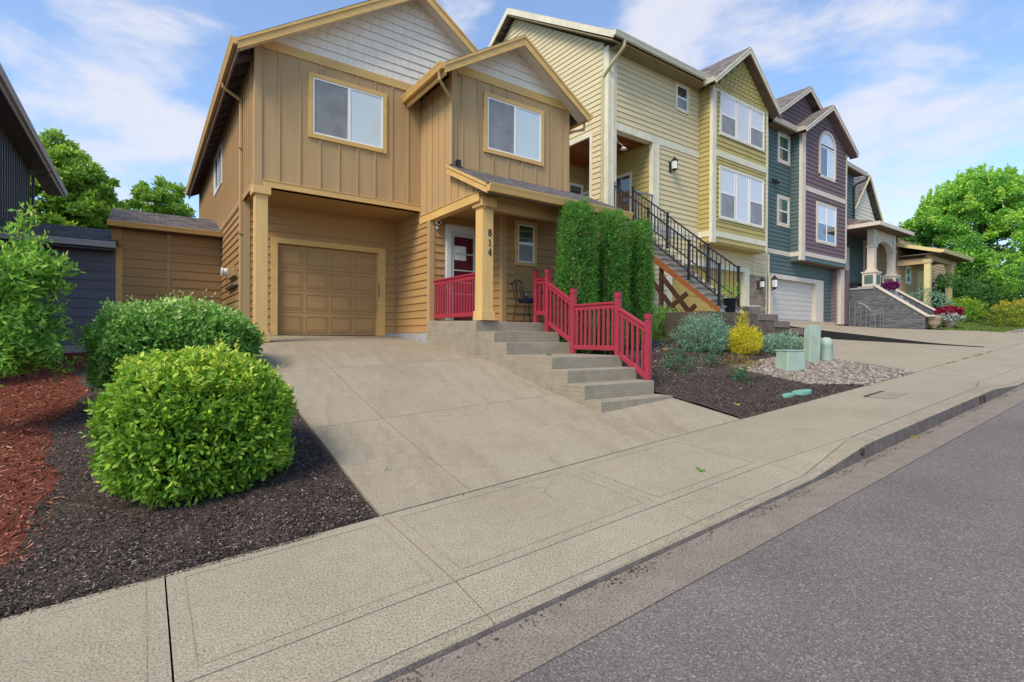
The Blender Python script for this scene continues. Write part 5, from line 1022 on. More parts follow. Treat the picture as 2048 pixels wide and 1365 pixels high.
d = MB(); d.tube([(32.2, 11.65, 9.0), (32.2, 11.65, 8.8), (31.7, 12.0, 8.5), (31.6, 12.03, 8.3), (31.6, 12.03, 6.2)], .055, 6); d.build('downspout', M_BLKM, Th)
w = MB(); a, b, c_, d_ = (29.3, 10.05, 5.82), (33.9, 10.05, 5.82), (33.9, 13.0, 5.82), (29.3, 13.0, 5.82); r0, r1 = (31.2, 12.6, 6.75), (32.3, 12.6, 6.75)
w.poly([a, b, r1, r0]); w.poly([a, r0, d_]); w.poly([b, c_, r1]); w.poly([d_, r0, r1, c_]); w.build('porch_roof', M_ROOFB, Th)
w = MB(); w.box(29.25, 33.95, 10.0, 10.06, 5.66, 5.84); w.box(29.25, 29.31, 10.06, 12.1, 5.66, 5.84); w.box(33.89, 33.95, 10.06, 13, 5.66, 5.84); w.build('fascia', M_PNK, Th)
MB().box(29.31, 33.89, 10.06, 12.1, 5.66, 5.70).build('soffit', M_SOF, Th)
w = MB(); w.box(29.9, 33.2, 10.5, 12.1, 2.6, 2.74); w.build('porch_floor', M_FOUND, Th)
w = MB(); ax0, ax1 = 30.62, 32.88; w.pb(PY(10.62), ax0 - .3, ax1 + .3, -.28, 0, 5.25, 5.66)
for k in range(10):
    t0, t1 = k * math.pi / 10, (k + 1) * math.pi / 10; f0 = lambda t: (31.75 - 1.0 * math.cos(t), 4.72 + .46 * math.sin(t)); p, q = f0(t0), f0(t1); w.prism([(p[0], 10.62, p[1]), (q[0], 10.62, q[1]), (q[0], 10.62, 5.26), (p[0], 10.62, 5.26)], (0, .28, 0))
w.build('arched_beam', M_PNK, Th)
for x in (30.38, 32.98):
    w = MB(); w.box(x - .16, x + .16, 10.58, 10.9, 3.55, 5.66); w.box(x - .2, x + .2, 10.54, 10.94, 4.75, 4.82); w.box(x - .22, x + .22, 10.52, 10.96, 3.5, 3.6); w.build('porch_column', M_PNK, Th, bevel=.01)
    w = MB(); w.box(x - .33, x + .33, 10.45, 11.05, 2.75, 3.42); w.box(x - .37, x + .37, 10.41, 11.09, 3.42, 3.5); pd = w.build('pedestal', M_PNK, Th, bevel=.006)
    w = MB(); w.box(x - .22, x + .22, 10.44, 10.449, 2.86, 3.32); w.box(x - .34, x - .331, 10.56, 10.95, 2.86, 3.32); w.build('teal_panel', M_TEAL, pd)
# ledgestone stair walls
SW = E('ledgestone_stair_wall', 'dark grey ledgestone parapet wall sloping down beside the upper driveway', 'stone wall', (30, 9.5, .6))
w = MB(); w.prism([(29.95, 8.38, -.2), (29.95, 8.38, 1.14), (29.95, 10.42, 2.68), (29.95, 11.85, 2.70), (29.95, 11.85, -.2)], (.3, 0, 0)); w.build('stone_face', M_LEDG, SW)
w = MB(); w.beam((30.1, 8.34, 1.18), (30.1, 10.42, 2.73), .40, .07); w.box(29.9, 30.3, 8.0, 8.36, 1.12, 1.19); w.build('coping', M_PNK, SW)
w = MB(); w.box(29.85, 31.2, 11.1, 12.3, 2.9, 3.0); w.box(29.88, 30.5, 11.2, 12.1, 2.70, 2.9); w.build('dark_ledge', M_BLKM, SW)
SW2 = E('far_stair_wall', 'pale capped black parapet on the far side of the ledgestone stair', 'stone wall', (32.5, 9.5, .6))
w = MB(); w.prism([(32.45, 8.5, 0), (32.45, 8.5, 1.3), (32.45, 10.42, 2.66), (32.45, 10.42, 0)], (.25, 0, 0)); w.build('parapet', M_BLK, SW2); w = MB(); w.beam((32.57, 8.46, 1.36), (32.57, 10.42, 2.73), .34, .06); w.build('coping', M_PNK, SW2)
st2 = MB()
for i in range(8): st2.box(30.25, 32.45, 8.5 + i * .25, 10.6, .5 + i * .26, .76 + i * .26)
sc(st2.build('stone_stairs', M_FOUND), 'grey steps climbing between the dark ledgestone parapets', 'stairs')
hr = E('bow_handrail', 'bent grey steel handrail with thin bars at the foot of the ledgestone wall', 'handrail', (29.3, 11, .8))
w = MB(); w.tube([(29.55, 11.4, 1.95), (29.5, 11.0, 1.93), (29.5, 10.7, 1.75), (29.5, 10.45, 1.48), (29.5, 10.2, 1.46), (29.5, 9.9, 1.48)], .022, 8); w.build('top_rail', M_MET, hr)
for y, zt in ((11.4, 1.95), (11.15, 1.93), (10.9, 1.88), (10.65, 1.7), (10.45, 1.48), (10.25, 1.46), (10.05, 1.47), (9.9, 1.48)): MB().tube([(29.5, y, float(HT(29.5, y))), (29.5, y, zt)], .014, 6).build('bar', M_MET, hr)
# urns
def urn(c, s, label):
    e = E('stone_urn', label, 'urn', c, 'stone urns by the far stair'); MB().lathe([(.001, 0), (.20 * s, 0), (.20 * s, .06 * s), (.10 * s, .12 * s), (.09 * s, .2 * s), (.20 * s, .30 * s), (.27 * s, .42 * s), (.27 * s, .58 * s), (.34 * s, .66 * s), (.34 * s, .70 * s), (.27 * s, .70 * s), (.22 * s, .62 * s), (.001, .62 * s)], c, 20).build('urn_body', M_TERR, e, smooth=True); return e
pl = E('plinth_slab', 'dark low slab under the two stone urns', 'plinth', (31, 8, .2)); MB().box(29.6, 32.2, 7.35, 8.42, -.1, .40).build('slab', M_OLD, pl, bevel=.01)
urn((30.35, 8.15, .40), 1.0, 'empty stone urn at the end of the ledgestone wall'); u2 = urn((31.15, 7.8, .40), .95, 'stone urn filled with red and white flowers')
# ---------------------------------------------------------------- sand coloured far house
S3 = E('sand_house', 'sand coloured house with corner canopy on butter yellow posts at the far end', 'house', (36, 11, 2))
P = PX(34.0); w = MB(); w.box(34., 34.2, 10.77, 20, 1.2, 6.0); lap(w, P, 2., 6.0, 10.85, 14.); w.build('wall', M_T3, S3)
P = PY(10.77); w = MB(); w.box(34.2, 44, 10.77, 10.97, 1.2, 5.6); lap(w, P, 2., 5.6, 34.1, 44); w.build('wall', M_T3, S3)
window(P, 35.15, 35.95, 3.22, 4.25, .12, M_WHITE, M_WHITE, hw, S3); MB().pb(P, 36.95, 38.1, 0, .06, 3.1, 4.15).build('shutter_panel', M_BUT, S3)
w = MB(); w.prism([(33.6, 8.75, 4.75), (33.6, 13.5, 6.2), (33.6, 13.5, 6.05), (33.6, 8.75, 4.62)], (5.2, 0, 0)); w.build('canopy_roof', M_ROOF, S3)
w = MB(); w.prism([(33.56, 8.75, 4.55), (33.56, 8.75, 4.74), (33.56, 13.5, 6.19), (33.56, 13.5, 6.0)], (.04, 0, 0)); w.build('rake_board', M_BUT, S3); gutter((33.6, 8.75, 4.58), (38.8, 8.75, 4.58), (0, -1, 0), S3, M_BUT, h=.17, w=.14)
w = MB(); w.box(33.9, 34.1, 9.4, 10.8, 4.1, 4.4); w.box(33.9, 38.5, 9.3, 9.5, 4.3, 4.6); w.build('canopy_beam', M_T3, S3)
MB().box(33.65, 38.8, 8.8, 10.7, 4.56, 4.6).build('soffit', M_SOF, S3)
for x in (34.05, 37.6): w = MB(); w.box(x - .13, x + .13, 9.3, 9.56, .6, 4.35); w.box(x - .17, x + .17, 9.26, 9.6, 4.15, 4.35); w.build('canopy_post', M_BUT, S3)
P = PY(15.0); w = MB(); wall(w, P, [(38, 6), (43.5, 6), (43.5, 7.9), (40.9, 11.2), (38, 7.9)]); lap(w, P, 8.3, 11, lambda z: 38 + max(0, (z - 7.9) / 1.14), lambda z: 43.5 - max(0, (z - 7.9) / 1.25), course=.25); w.build('gable_wall', M_SHAKE, S3)
MB().pb(P, 38, 43.5, 0, .05, 7.9, 8.3).build('trim_board', M_BUT, S3)
w = MB(); gable_roof(w, 37.5, 43.9, 40.9, 7.75, 11.45, 14.6, 24); w.box(33, 38, 14, 24, 6, 6.1); w.build('roof', M_ROOF, S3); rake(37.55, 7.75, 40.9, 11.43, 14.58, S3, M_BUT); rake(43.85, 7.75, 40.9, 11.43, 14.58, S3, M_BUT)
G3 = E('grey_house', 'grey house mostly hidden behind the big maple', 'house', (62, 22, 3)); w = MB(); w.box(55, 70, 18, 26, 1, 9.2); w.build('wall', M_GRYF, G3); w = MB(); w.prism([(54, 17, 9.1), (54, 22, 11.6), (54, 27, 9.1)], (17, 0, 0)); w.build('roof', M_ROOF, G3)
# ---------------------------------------------------------------- utility boxes, lids, edging
def onbed(x, y): return (x, y, float(HBR(np.array(x), np.array(y))))
c = onbed(11.2, 5.45); ub = E('utility_box', 'squat pale green utility box with a sticker in the bark bed', 'utility box', c)
def rotb(mb, c, w, d, h, ang, lean=(0, 0), taper=1.0, z0=-.15):
    ca, sa = math.cos(ang), math.sin(ang); pts = []
    for z, k, t in ((z0, 1, 0), (h, taper, 1)):
        for sx, sy in ((-1, -1), (1, -1), (1, 1), (-1, 1)):
            x, y = sx * w / 2 * k, sy * d / 2 * k; pts.append((c[0] + x * ca - y * sa + lean[0] * t, c[1] + x * sa + y * ca + lean[1] * t, c[2] + z))
    mb.hexa(pts); return mb
rotb(MB(), c, .52, .34, .40, -.30, taper=.9).build('box_shell', M_UTIL, ub, bevel=.02); rotb(MB(), (c[0], c[1], c[2] + .39), .50, .33, .03, -.30, z0=0).build('box_lid', M_UTIL, ub, bevel=.01)
ca, sa = math.cos(-.30), math.sin(-.30); sx_ = c[0] - .172 * -sa * -1; MB().hexa([(c[0] + .235 * ca, c[1] + .235 * sa - .06, c[2] + z) for z in (.1, .1, .1, .1)] + [(c[0] + .235 * ca, c[1] + .235 * sa - .06, c[2] + .11)] * 4) if False else None
rotb(MB(), (c[0] + .245 * ca + .02 * sa, c[1] + .245 * sa - .06 * ca, c[2] + .10), .02, .07, .16, -.30, z0=0).build('sticker', M_WHITE, ub)
c = onbed(12.45, 5.6); ub = E('utility_pedestal', 'tall leaning faded green utility pedestal in the river stones', 'utility box', c)
rotb(MB(), c, .31, .2, .86, -.35, lean=(.24, .07), taper=.98).build('pedestal_shell', M_UTILD, ub, bevel=.015); rotb(MB(), (c[0] + .155, c[1] + .0, c[2] + .30), .012, .05, .32, -.35, lean=(.06, .02), z0=0).build('warning_label', mat('orange_label', (.5, .2, .12), .6, .4, 10), ub)
c = onbed(13.25, 5.62); ub = E('utility_bollard', 'round topped pale green plastic bollard beside the leaning pedestal', 'utility box', c)
MB().lathe([(.15, -.1), (.145, .36), (.15, .37), (.15, .42), (.13, .50), (.08, .545), (.001, .56)], c, 20).build('bollard_body', M_UTIL, ub, smooth=True)
for x, y, rx, ry, nm in ((9.02, 4.42, .17, .075, 'smaller teal plastic valve lid set in the bark next to the sidewalk'), (9.46, 4.40, .26, .12, 'larger teal plastic valve lid set in the bark next to the sidewalk')):
    z = float(HBR(x, y)) + .03; w = MB(); w.prism([(x + rx * math.cos(t), y + ry * math.sin(t), z + (rx * math.cos(t)) * .0617) for t in np.linspace(0, 2 * math.pi, 24, endpoint=False)], (0, 0, -.05)); sc(w.build('valve_lid', M_LID), nm, 'lid')
z = float(HW(10.4, 3.45)) + .006; w = MB(); w.hexa([(10.05, 3.25, z - .025), (10.78, 3.25, z + .02), (10.78, 3.62, z + .025), (10.05, 3.62, z - .02), (10.05, 3.25, z - .02), (10.78, 3.25, z + .025), (10.78, 3.62, z + .03), (10.05, 3.62, z - .015)])
sc(w.build('meter_cover', M_STEP), 'rectangular concrete meter cover with a dark rim in the sidewalk', 'cover'); w = MB(); w.hexa([(10.02, 3.60, z - .022), (10.81, 3.60, z + .028), (10.81, 3.65, z + .03), (10.02, 3.65, z - .02), (10.02, 3.60, z - .01), (10.81, 3.60, z + .036), (10.81, 3.65, z + .036), (10.02, 3.65, z - .01)]); sc(w.build('cover_rim', M_DARK), 'dark open rim along the back edge of the sidewalk meter cover', 'cover rim')
ed = E('block_edging', 'curved row of burgundy concrete edging blocks behind the red railing', 'edging', (8.5, 7.3, -.5))
for i in range(12):
    t = i / 11; x = 7.25 + 3.1 * t; y = 6.95 + .45 * math.sin(t * 2.2) - .35 * max(0, t - .75) * 4; z = float(HBR(x, y)); rotb(MB(), (x, y, z), .27, .14, .11, .25 - .9 * t, z0=-.05).build('block', M_BRK, ed, bevel=.012)
for x, y, s, lb in ((9.35, 7.65, .16, 'dark rusty rock lying by the burgundy edging blocks, the left of two'), (9.95, 7.7, .22, 'orange rusty rock lying by the burgundy edging blocks, the right of two')):
    P_ = np.array([[x, y, float(HBR(x, y)) - .02]]); o = stones('rock', P_, s, M_RUST, lb, 'rock'); del o['kind']
# ---------------------------------------------------------------- vegetation
def leafmesh(name, base, d, L, W_, m, parent, rnd=None, nrm=None):
    n = len(base); d = unit(d); r = unit(RNG.normal(size=(n, 3)))
    s = unit(np.cross(d, r if nrm is None else nrm + .5 * r)); nn_ = np.cross(s, d); L = L[:, None]; W_ = W_[:, None]
    V = np.stack([base, base + d * L * .5 + s * W_ * .5 + nn_ * W_ * .18, base + d * L - nn_ * L * .10, base + d * L * .5 - s * W_ * .5 + nn_ * W_ * .18], 1).reshape(-1, 3)
    i = 4 * np.arange(n)[:, None]; F_ = np.concatenate([i + np.array([0, 1, 2]), i + np.array([0, 2, 3])], 1).reshape(-1, 3)
    rnd = RNG.random(n) if rnd is None else rnd
    return np_mesh(name, V, F_, m, np.repeat(rnd, 4), parent)
def superdir(n, e):
    v = RNG.normal(size=(n, 3)); v /= np.linalg.norm(v, axis=1, keepdims=True)
    k = (np.abs(v) ** e).sum(1) ** (1 / e); return v / k[:, None], v
def bush(parent, name, c, rad, nsprig, per, L, m, e=3.0, zmin=-9, depth=.16, lump=.07, asp=.45, up=.35, topb=0, seed=0, out_=.9, sprig=.13, tipy=.0):
    rs = np.random.default_rng(100 + seed); p, v = superdir(nsprig, e)
    f = 1 + lump * (np.sin(v[:, 0] * 5 + seed) * np.cos(v[:, 1] * 6 + 1.3 * seed) + .7 * np.sin(v[:, 2] * 8 + v[:, 0] * 7) + .5 * np.sin(v[:, 1] * 15 + v[:, 2] * 11))
    dep = np.clip(RNG.exponential(depth * .6, nsprig), 0, .7); q = p * np.array(rad) * (f - dep)[:, None] + np.array(c)
    k = q[:, 2] > zmin; q, v, dep = q[k], v[k], dep[k]; n = len(q)
    nrm = unit(v / np.array(rad)); ax = unit(nrm * out_ + np.array([0, 0, up]) + RNG.normal(0, .45, (n, 3)))
    B = np.repeat(q, per, 0); A = np.repeat(ax, per, 0); N_ = len(B); t = np.tile(np.linspace(-.5, .6, per), n)[:, None] * sprig
    side = unit(np.cross(A, RNG.normal(size=(N_, 3)))); base = B + A * t + side * .004
    d = unit(A * .55 + side * .9 + nrm.repeat(per, 0) * .2)
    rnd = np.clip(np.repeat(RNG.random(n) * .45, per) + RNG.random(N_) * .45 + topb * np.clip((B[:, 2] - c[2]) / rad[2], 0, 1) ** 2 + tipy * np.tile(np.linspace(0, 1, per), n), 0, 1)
    return leafmesh(name, base, d, L * RNG.uniform(.6, 1.25, N_), L * asp * RNG.uniform(.7, 1.2, N_), m, parent, rnd)
def stems(parent, c, rad, n, m=None, r=.012, z0=0, name='stems'):
    w = MB()
    for i in range(n):
        a = random.uniform(0, 6.28); q = random.uniform(.3, .85); e_ = (c[0] + rad[0] * q * math.cos(a), c[1] + rad[1] * q * math.sin(a), c[2] + rad[2] * random.uniform(0, .75))
        w.tube([(c[0] + .12 * math.cos(a), c[1] + .12 * math.sin(a), z0), ((c[0] + e_[0]) / 2 + .04, (c[1] + e_[1]) / 2, (z0 + e_[2]) / 2), e_], [r, r * .7, r * .3], 5)
    return w.build(name, m or M_TWIG, parent)
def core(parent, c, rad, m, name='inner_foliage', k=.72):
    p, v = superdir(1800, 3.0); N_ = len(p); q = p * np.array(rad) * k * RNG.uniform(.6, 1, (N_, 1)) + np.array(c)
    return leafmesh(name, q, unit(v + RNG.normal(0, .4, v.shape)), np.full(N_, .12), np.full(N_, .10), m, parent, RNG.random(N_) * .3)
b1 = E('clipped_shrub', 'bright green boxy clipped shrub nearest the sidewalk', 'shrub', (.42, 5.62, -1.42))
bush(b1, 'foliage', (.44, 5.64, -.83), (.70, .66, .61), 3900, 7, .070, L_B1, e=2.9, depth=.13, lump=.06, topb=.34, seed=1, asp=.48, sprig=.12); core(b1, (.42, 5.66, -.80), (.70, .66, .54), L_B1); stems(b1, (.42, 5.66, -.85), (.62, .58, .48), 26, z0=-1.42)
bush(b1, 'stray_shoots', (.44, 5.64, -.83), (.75, .70, .67), 170, 6, .05, L_B1, e=2.9, depth=.02, lump=.10, topb=.55, seed=4, asp=.5, sprig=.13, up=1.2)
b2 = E('clipped_shrub', 'larger boxy clipped shrub with pale leaf edges, behind the nearer one', 'shrub', (.42, 9.2, -1.0))
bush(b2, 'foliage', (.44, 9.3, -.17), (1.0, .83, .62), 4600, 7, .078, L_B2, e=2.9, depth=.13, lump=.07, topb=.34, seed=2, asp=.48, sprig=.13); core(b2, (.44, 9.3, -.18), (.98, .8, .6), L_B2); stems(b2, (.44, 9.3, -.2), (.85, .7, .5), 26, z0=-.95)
bush(b2, 'stray_shoots', (.44, 9.3, -.17), (1.05, .88, .69), 170, 6, .06, L_B2, e=2.9, depth=.02, lump=.10, topb=.5, seed=6, asp=.5, sprig=.16, up=1.4)
# plum tree at far left
pt = E('plum_tree', 'leafy young tree with glossy leaves reaching in from the left edge', 'tree', (-1.75, 8.8, -1.2))
w = MB(); w.tube([(-1.8, 8.8, -1.35), (-1.75, 8.8, -.6), (-1.65, 8.8, .2), (-1.6, 8.8, .9)], [.06, .05, .04, .02], 8)
bl = []
for i in range(70):
    a = random.uniform(-2.2, 2.2) if random.random() < .8 else random.uniform(0, 6.28); z0 = random.uniform(-.55, .75); ln = random.uniform(.6, 1.12) * (1.0 if z0 < .4 else .85)
    p0 = np.array((-1.7, 8.8, z0)); dr = np.array((math.cos(a), math.sin(a) * .9, random.uniform(.05, .75))); dr /= np.linalg.norm(dr); p1 = p0 + dr * ln * .5; p2 = p0 + dr * ln + np.array((0, 0, .05 if z0 > 0 else -.12))
    w.tube([p0, p1, p2], [.014, .009, .004], 5); bl.append((p0, p1, p2))
for tx, tz in ((-1.05, 1.25), (-.85, .95), (-1.2, 1.55), (-1.25, 1.0), (-1.6, 1.5)):
    p0 = np.array((tx - .2, 8.85, tz - .9)); p2 = np.array((tx, 8.85, tz)); p1 = (p0 + p2) / 2; w.tube([p0, p1, p2], [.012, .008, .004], 5); bl.append((p0, p1, p2))
w.build('trunk', M_TWIG, pt); B = []; A = []
for p0, p1, p2 in bl:
    for t in np.linspace(.12, 1, 52):
        q = (1 - t) ** 2 * p0 + 2 * t * (1 - t) * p1 + t * t * p2; B.append(q + RNG.normal(0, .05, 3)); A.append(unit((p2 - p0)[None])[0])
B = np.array(B); A = np.array(A); B = np.repeat(B, 4, 0); A = np.repeat(A, 4, 0); B = B + RNG.normal(0, .035, B.shape); dd_ = unit(A * .5 + RNG.normal(0, .6, A.shape) + np.array([0, 0, .1]))
leafmesh('foliage', B, dd_, .098 * RNG.uniform(.6, 1.25, len(B)), .036 * RNG.uniform(.7, 1.2, len(B)), L_PLUM, pt, np.clip(RNG.random(len(B)) * .8 + np.clip((B[:, 2] - .3) * .15, 0, .3), 0, 1))
# arborvitae
for i, (x, y, rx, zt, lb) in enumerate(((7.45, 8.05, .345, 2.80, 'left of three tall clipped arborvitae, touching the porch eave'), (8.47, 8.05, .32, 2.76, 'middle of three tall clipped arborvitae behind the red railing'), (9.42, 8.1, .29, 2.68, 'right of three tall clipped arborvitae, nearest the yellow house stair'))):
    z0 = float(HBR(x, y)); e_ = E('arborvitae', lb, 'conifer', (x, y, z0), 'clipped arborvitae in a row'); cz_ = (z0 + .12 + zt) / 2; h_ = (zt - z0 - .12) / 2
    bush(e_, 'foliage', (x, y, cz_), (rx, rx, h_), 6200, 6, .050, L_ARB, e=5.0, depth=.08, lump=.045, asp=.24, up=.9, seed=5 + i, out_=.55, sprig=.12, topb=.1); core(e_, (x, y, cz_), (rx, rx, h_), L_ARB, k=.8)
    MB().tube([(x, y, z0 - .1), (x, y, zt - .5)], [.05, .02], 8).build('trunk', M_TRK, e_)
def smallbush(label, x, y, r, h, m, L, ns, per=5, cat='shrub', name='garden_shrub', hf=HBR, e=2.0, asp=.5, sprig=.12, up=.6, nst=14, zoff=0, lump=.14, **k):
    z0 = float(hf(np.array(x), np.array(y))) + zoff; e_ = E(name, label, cat, (x, y, z0)); bush(e_, 'foliage', (x, y, z0 + h * .5), (r, r, h * .55), ns, per, L, m, e=e, depth=.25, lump=lump, asp=asp, seed=int(x * 10), up=up, sprig=sprig, zmin=z0 + .01, **k)
    stems(e_, (x, y, z0 + h * .4), (r * .7, r * .7, h * .4), nst, z0=z0 - .03, r=.008); return e_
smallbush('blue green mounded shrub in front of the stained concrete landing', 11.0, 7.45, .62, .78, L_BLU, .05, 1500, lump=.2, up=.9)
g_ = smallbush('golden yellow conical shrub in the bark bed', 11.75, 6.85, .42, .60, L_GLD, .036, 1500, lump=.12, up=.9)
z0 = float(HBR(11.72, 6.85)); bush(g_, 'tip_foliage', (11.72, 6.85, z0 + .72), (.12, .12, .30), 130, 5, .036, L_GLD, e=2, seed=3, up=1.4)
smallbush('low variegated green shrub behind the squat utility box', 12.75, 6.4, .52, .46, L_BLU, .045, 1000, topb=.3)
smallbush('dark green rounded shrub against the yellow house, below the stair', 12.0, 9.6, .75, .75, L_B2, .05, 1300)
smallbush('dark green shrub to the right of the rounded one, by the braces', 12.4, 8.95, .40, .55, L_BLU, .05, 500)
smallbush('leafy green rose bush nearest the bottom of the steps', 8.55, 6.35, .30, .42, L_ROSE, .05, 120, cat='rose', name='rose_bush', sprig=.2, lump=.3)
smallbush('smallest thin rose bush between the two larger ones', 9.75, 6.35, .20, .32, L_ROSE, .045, 55, cat='rose', name='rose_bush', sprig=.18, lump=.3)
r_ = smallbush('rose bush with bronze and orange young leaves', 9.08, 5.35, .17, .24, L_ROSE, .045, 60, cat='rose', name='rose_bush', sprig=.16)
z0 = float(HBR(9.1, 5.35)); bush(r_, 'bronze_foliage', (9.12, 5.4, z0 + .36), (.33, .28, .09), 75, 5, .05, L_ROSR, e=2, seed=4, sprig=.14)
bush(pot1, 'foliage', (13.02, 7.95, 1.28), (.20, .2, .18), 45, 5, .055, L_MAP, e=2, seed=8, up=1.2, sprig=.2); stems(pot1, (13.0, 7.95, 1.25), (.1, .1, .12), 5, z0=1.06, r=.006)
bush(u2, 'red_flowers', (31.15, 7.8, 1.36), (.50, .45, .17), 300, 5, .10, L_FLR, e=2, seed=9, asp=.9); bush(u2, 'silver_foliage', (31.15, 7.75, 1.12), (.60, .5, .16), 260, 5, .09, L_FLW, e=2, seed=10, asp=.6); bush(u2, 'purple_flowers', (31.6, 7.8, 1.34), (.18, .25, .12), 90, 5, .10, L_FLP, e=2, seed=11, asp=.9)
pf = E('purple_flower_bed', 'purple flowering plant spilling over the wall beside the porch pedestals', 'flowers', (31.2, 10.1, 2.7)); bush(pf, 'petals', (31.3, 10.2, 2.80), (.45, .25, .13), 90, 5, .12, L_FLP, e=2, seed=12, asp=.9)
HL = lambda x, y: H(x, y) + .03
smallbush('round green shrub just right of the flower urn', 36.4, 8.6, .95, 1.2, L_B1, .09, 900, hf=HL, topb=.2)
smallbush('orange tipped round shrub at the right edge of the lawn', 35.6, 6.4, .95, 1.2, L_OR, .09, 900, hf=HL, topb=.35)
smallbush('airy grey green shrub in front of the sand coloured house', 33.6, 9.4, 1.0, 1.6, L_BLU, .10, 500, hf=HL)
smallbush('dark hanging plant by the left canopy post', 35.6, 9.0, .5, .6, L_TRD, .10, 220, hf=HL, zoff=1.9, name='hanging_plant', cat='plant', nst=3)
for x, y, r, h, lb in ((40, 9.5, 1.8, 2.0, 'low dark conifer hedge behind the round green shrub'), (46, 9.8, 3.0, 3.2, 'broad dark evergreen under the big maple'), (43.5, 8.0, 2.2, 2.2, 'dark spreading evergreen at the right of the lawn')):
    smallbush(lb, x, y, r, h, L_TRD, .16, 1500, hf=HL, cat='evergreen', name='evergreen_shrub', nst=6)
def tree(name, label, c, h, crown, nb, m, L, dens, trunk=.2, lean=0, seed=0, group=None, cz=None, low=.25, asp=.55, spire=0, branchy=9):
    rs = random.Random(seed); e_ = E(name, label, 'tree', c, group); cx_, cy_, cz0 = c; w = MB(); top = cz0 + h; zc = (cz0 + h * low + top) / 2; rz = (top - (cz0 + h * low)) / 2
    w.tube([(cx_, cy_, cz0 - .3), (cx_ + .1, cy_, cz0 + h * .3), (cx_ + lean, cy_, cz0 + h * .7)], [trunk, trunk * .7, trunk * .25], 8)
    for i in range(branchy): a = rs.uniform(0, 6.28); z0 = cz0 + h * rs.uniform(.2, .6); w.tube([(cx_, cy_, z0), (cx_ + crown * .4 * math.cos(a), cy_ + crown * .4 * math.sin(a), z0 + h * .12), (cx_ + crown * .8 * math.cos(a), cy_ + crown * .8 * math.sin(a), z0 + h * .25)], [trunk * .35, trunk * .2, trunk * .06], 5)
    w.build('trunk', M_TRK, e_); Q = []; Dd = []; Rn = []
    for i in range(nb):
        v = np.array([rs.gauss(0, 1) for _ in range(3)]); v /= np.linalg.norm(v); q = rs.uniform(.35, 1.08) ** .6
        rr = crown * (1 - .35 * max(0, v[2])) ; p = np.array((cx_ + v[0] * rr * q, cy_ + v[1] * rr * q, zc + v[2] * rz * q)); br = crown * rs.uniform(.07, .17); n = int(dens * rs.uniform(.6, 1.3))
        u = RNG.normal(size=(n, 3)); u = unit(u) * (RNG.random((n, 1)) ** .45) * np.array([br, br, br * .62]); u[:, 2] -= .25 * (u[:, 0] ** 2 + u[:, 1] ** 2) / br
        Q.append(p + u + v * .1); Dd.append(unit(v * .6 + RNG.normal(0, .7, (n, 3)) + np.array([0, 0, -.15]))); Rn.append(np.clip(rs.random() * .42 + RNG.random(n) * .42 + .12 * np.clip(u[:, 2] / br + .3, 0, 1), 0, 1))
    for i in range(spire):
        a = rs.uniform(0, 6.28); q = rs.uniform(.1, .75); p0 = np.array((cx_ + crown * q * math.cos(a), cy_ + crown * q * math.sin(a), zc + rz * (1 - q * q) * .78)); hh = rs.uniform(.08, .2) * h; n = int(dens * .5)
        t = RNG.random(n); Q.append(p0 + np.stack([RNG.normal(0, .14, n) * (1.2 - t) * crown * .2, RNG.normal(0, .14, n) * (1.2 - t) * crown * .2, t * hh], 1)); Dd.append(unit(RNG.normal(0, .6, (n, 3)) + np.array([0, 0, .5]))); Rn.append(.35 + RNG.random(n) * .5)
    Q = np.concatenate(Q); Dd = np.concatenate(Dd); Rn = np.concatenate(Rn); N_ = len(Q)
    leafmesh('crown', Q, Dd, L * RNG.uniform(.6, 1.3, N_), L * asp * RNG.uniform(.7, 1.2, N_), m, e_, Rn); return e_
tree('maple_tree', 'large bright green maple with yellow tipped leaves at the right', (49.2, 10.6, 2.4), 9.3, 5.0, 430, L_MAP, .22, 210, .26, seed=3, low=.04, spire=190)
tree('ornamental_tree', 'small light green tree with a thin trunk at the right edge, below the maple', (37.5, 6.2, 1.0), 3.6, 1.6, 90, L_MAP, .12, 90, .09, seed=5, low=.4)
tree('garden_tree', 'dark green tree left of the maple behind the canopy posts', (47, 14.5, 2.2), 6.0, 3.0, 130, L_TRD, .24, 130, .18, seed=6, low=.1)
tree('yard_tree', 'tall bushy tree behind the charcoal house and blue store', (-4.0, 37, -.3), 10.9, 3.6, 520, L_TR1, .22, 200, .25, seed=8, low=.12)
tree('yard_tree', 'lower slope of foliage behind the roof of the blue store', (-2.3, 37.5, -.3), 8.6, 2.7, 300, L_TR1, .22, 170, .2, seed=9, low=.1)
tree('yard_tree', 'round topped tree rising behind the roof of the tan store', (.95, 41.2, -.3), 10.5, 3.0, 330, L_TR1, .22, 170, .25, seed=10, low=.15)
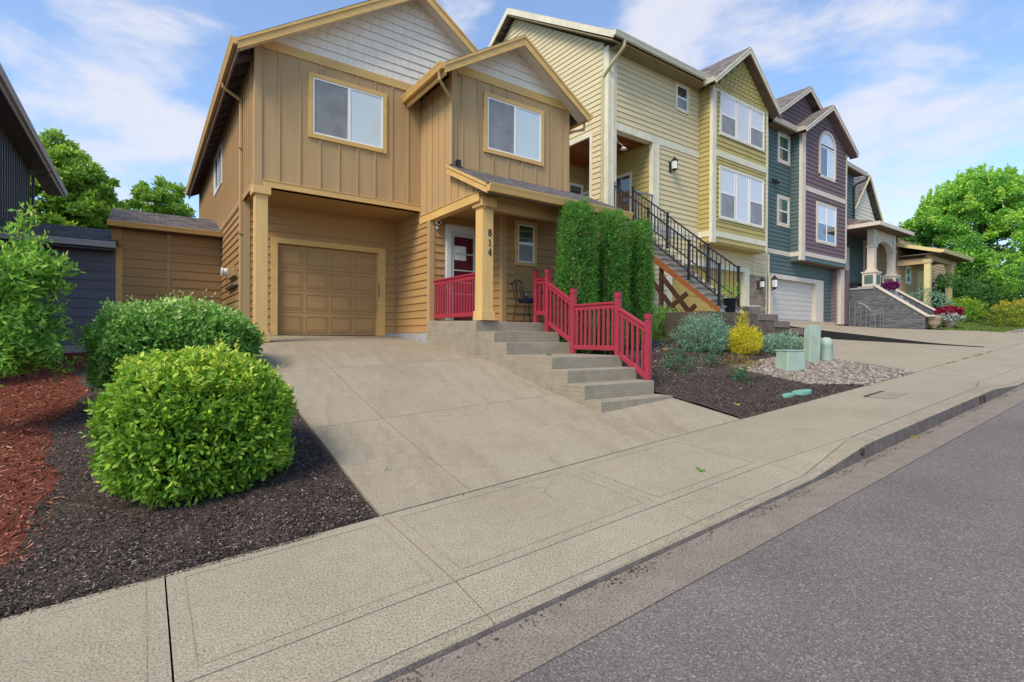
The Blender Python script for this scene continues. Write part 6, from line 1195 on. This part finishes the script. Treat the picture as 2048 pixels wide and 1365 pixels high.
# fallen leaves, weeds
for x, y, hf, m_, lb, s in ((4.62, 3.15, HW, L_GRN, 'green leaf lying on the sidewalk near the driveway', .07), (1.95, 4.9, HD, L_GRN, 'tiny green leaf lying on the driveway near its lower edge', .03), (8.0, 2.32, HGUT, L_DRY, 'yellow leaf lying in the gutter below the kerb', .07), (7.55, 4.5, HBR, L_DRY, 'yellow leaf lying on the bark by the steps', .07), (5.75, 6.95, lambda x, y: -.30, L_ROSE, 'dark green leaf clump lying on the steps landing', .08)):
    z = float(hf(np.array(x), np.array(y))) + .012; b_ = np.array([[x + k * .02, y + .01 * k, z + .004 * k] for k in range(3)]); o = leafmesh('fallen_leaf', b_, np.array([[1, .3, .05], [.8, -.5, .1], [.3, .9, .1]]), np.full(3, s), np.full(3, s * .5), m_, None, nrm=np.tile([[1., 0, 0]], (3, 1))); sc(o, lb, 'leaf')
n = 420; x = RNG.uniform(15.5, 20.5, n); x = x[(np.sin(x * 5) > .2)]; n = len(x); B = np.stack([x, np.full(n, 4.125) + RNG.normal(0, .012, n), HW(x, 4.1) - .01], 1)
o = leafmesh('joint_weeds', B, unit(RNG.normal(0, .5, (n, 3)) + np.array([0, 0, .8])), RNG.uniform(.02, .05, n), np.full(n, .012), L_GR, None); sc(o, 'thin green weeds growing in the joint between sidewalk and far driveway', 'weeds', kind='stuff')
n = 9000; x = RNG.uniform(30.3, 40, n); y = RNG.uniform(5.7, 9.0, n); B = np.stack([x, y, H(x, y) + .02], 1); o = leafmesh('lawn_blades', B, unit(RNG.normal(0, .4, (n, 3)) + np.array([0, 0, 1])), RNG.uniform(.05, .10, n), np.full(n, .02), L_GR, None); sc(o, 'short green grass blades of the far lawn', 'grass', kind='stuff')
n = 5000; x = RNG.uniform(7.2, 14, n); y = RNG.uniform(8.8, 11.4, n); B = np.stack([x, y, HBR(x, y) + .01], 1); o = leafmesh('side_grass', B, unit(RNG.normal(0, .4, (n, 3)) + np.array([0, 0, 1])), RNG.uniform(.04, .09, n), np.full(n, .012), L_GR, None); sc(o, 'strip of mown grass below the yellow house stair', 'grass', kind='stuff')
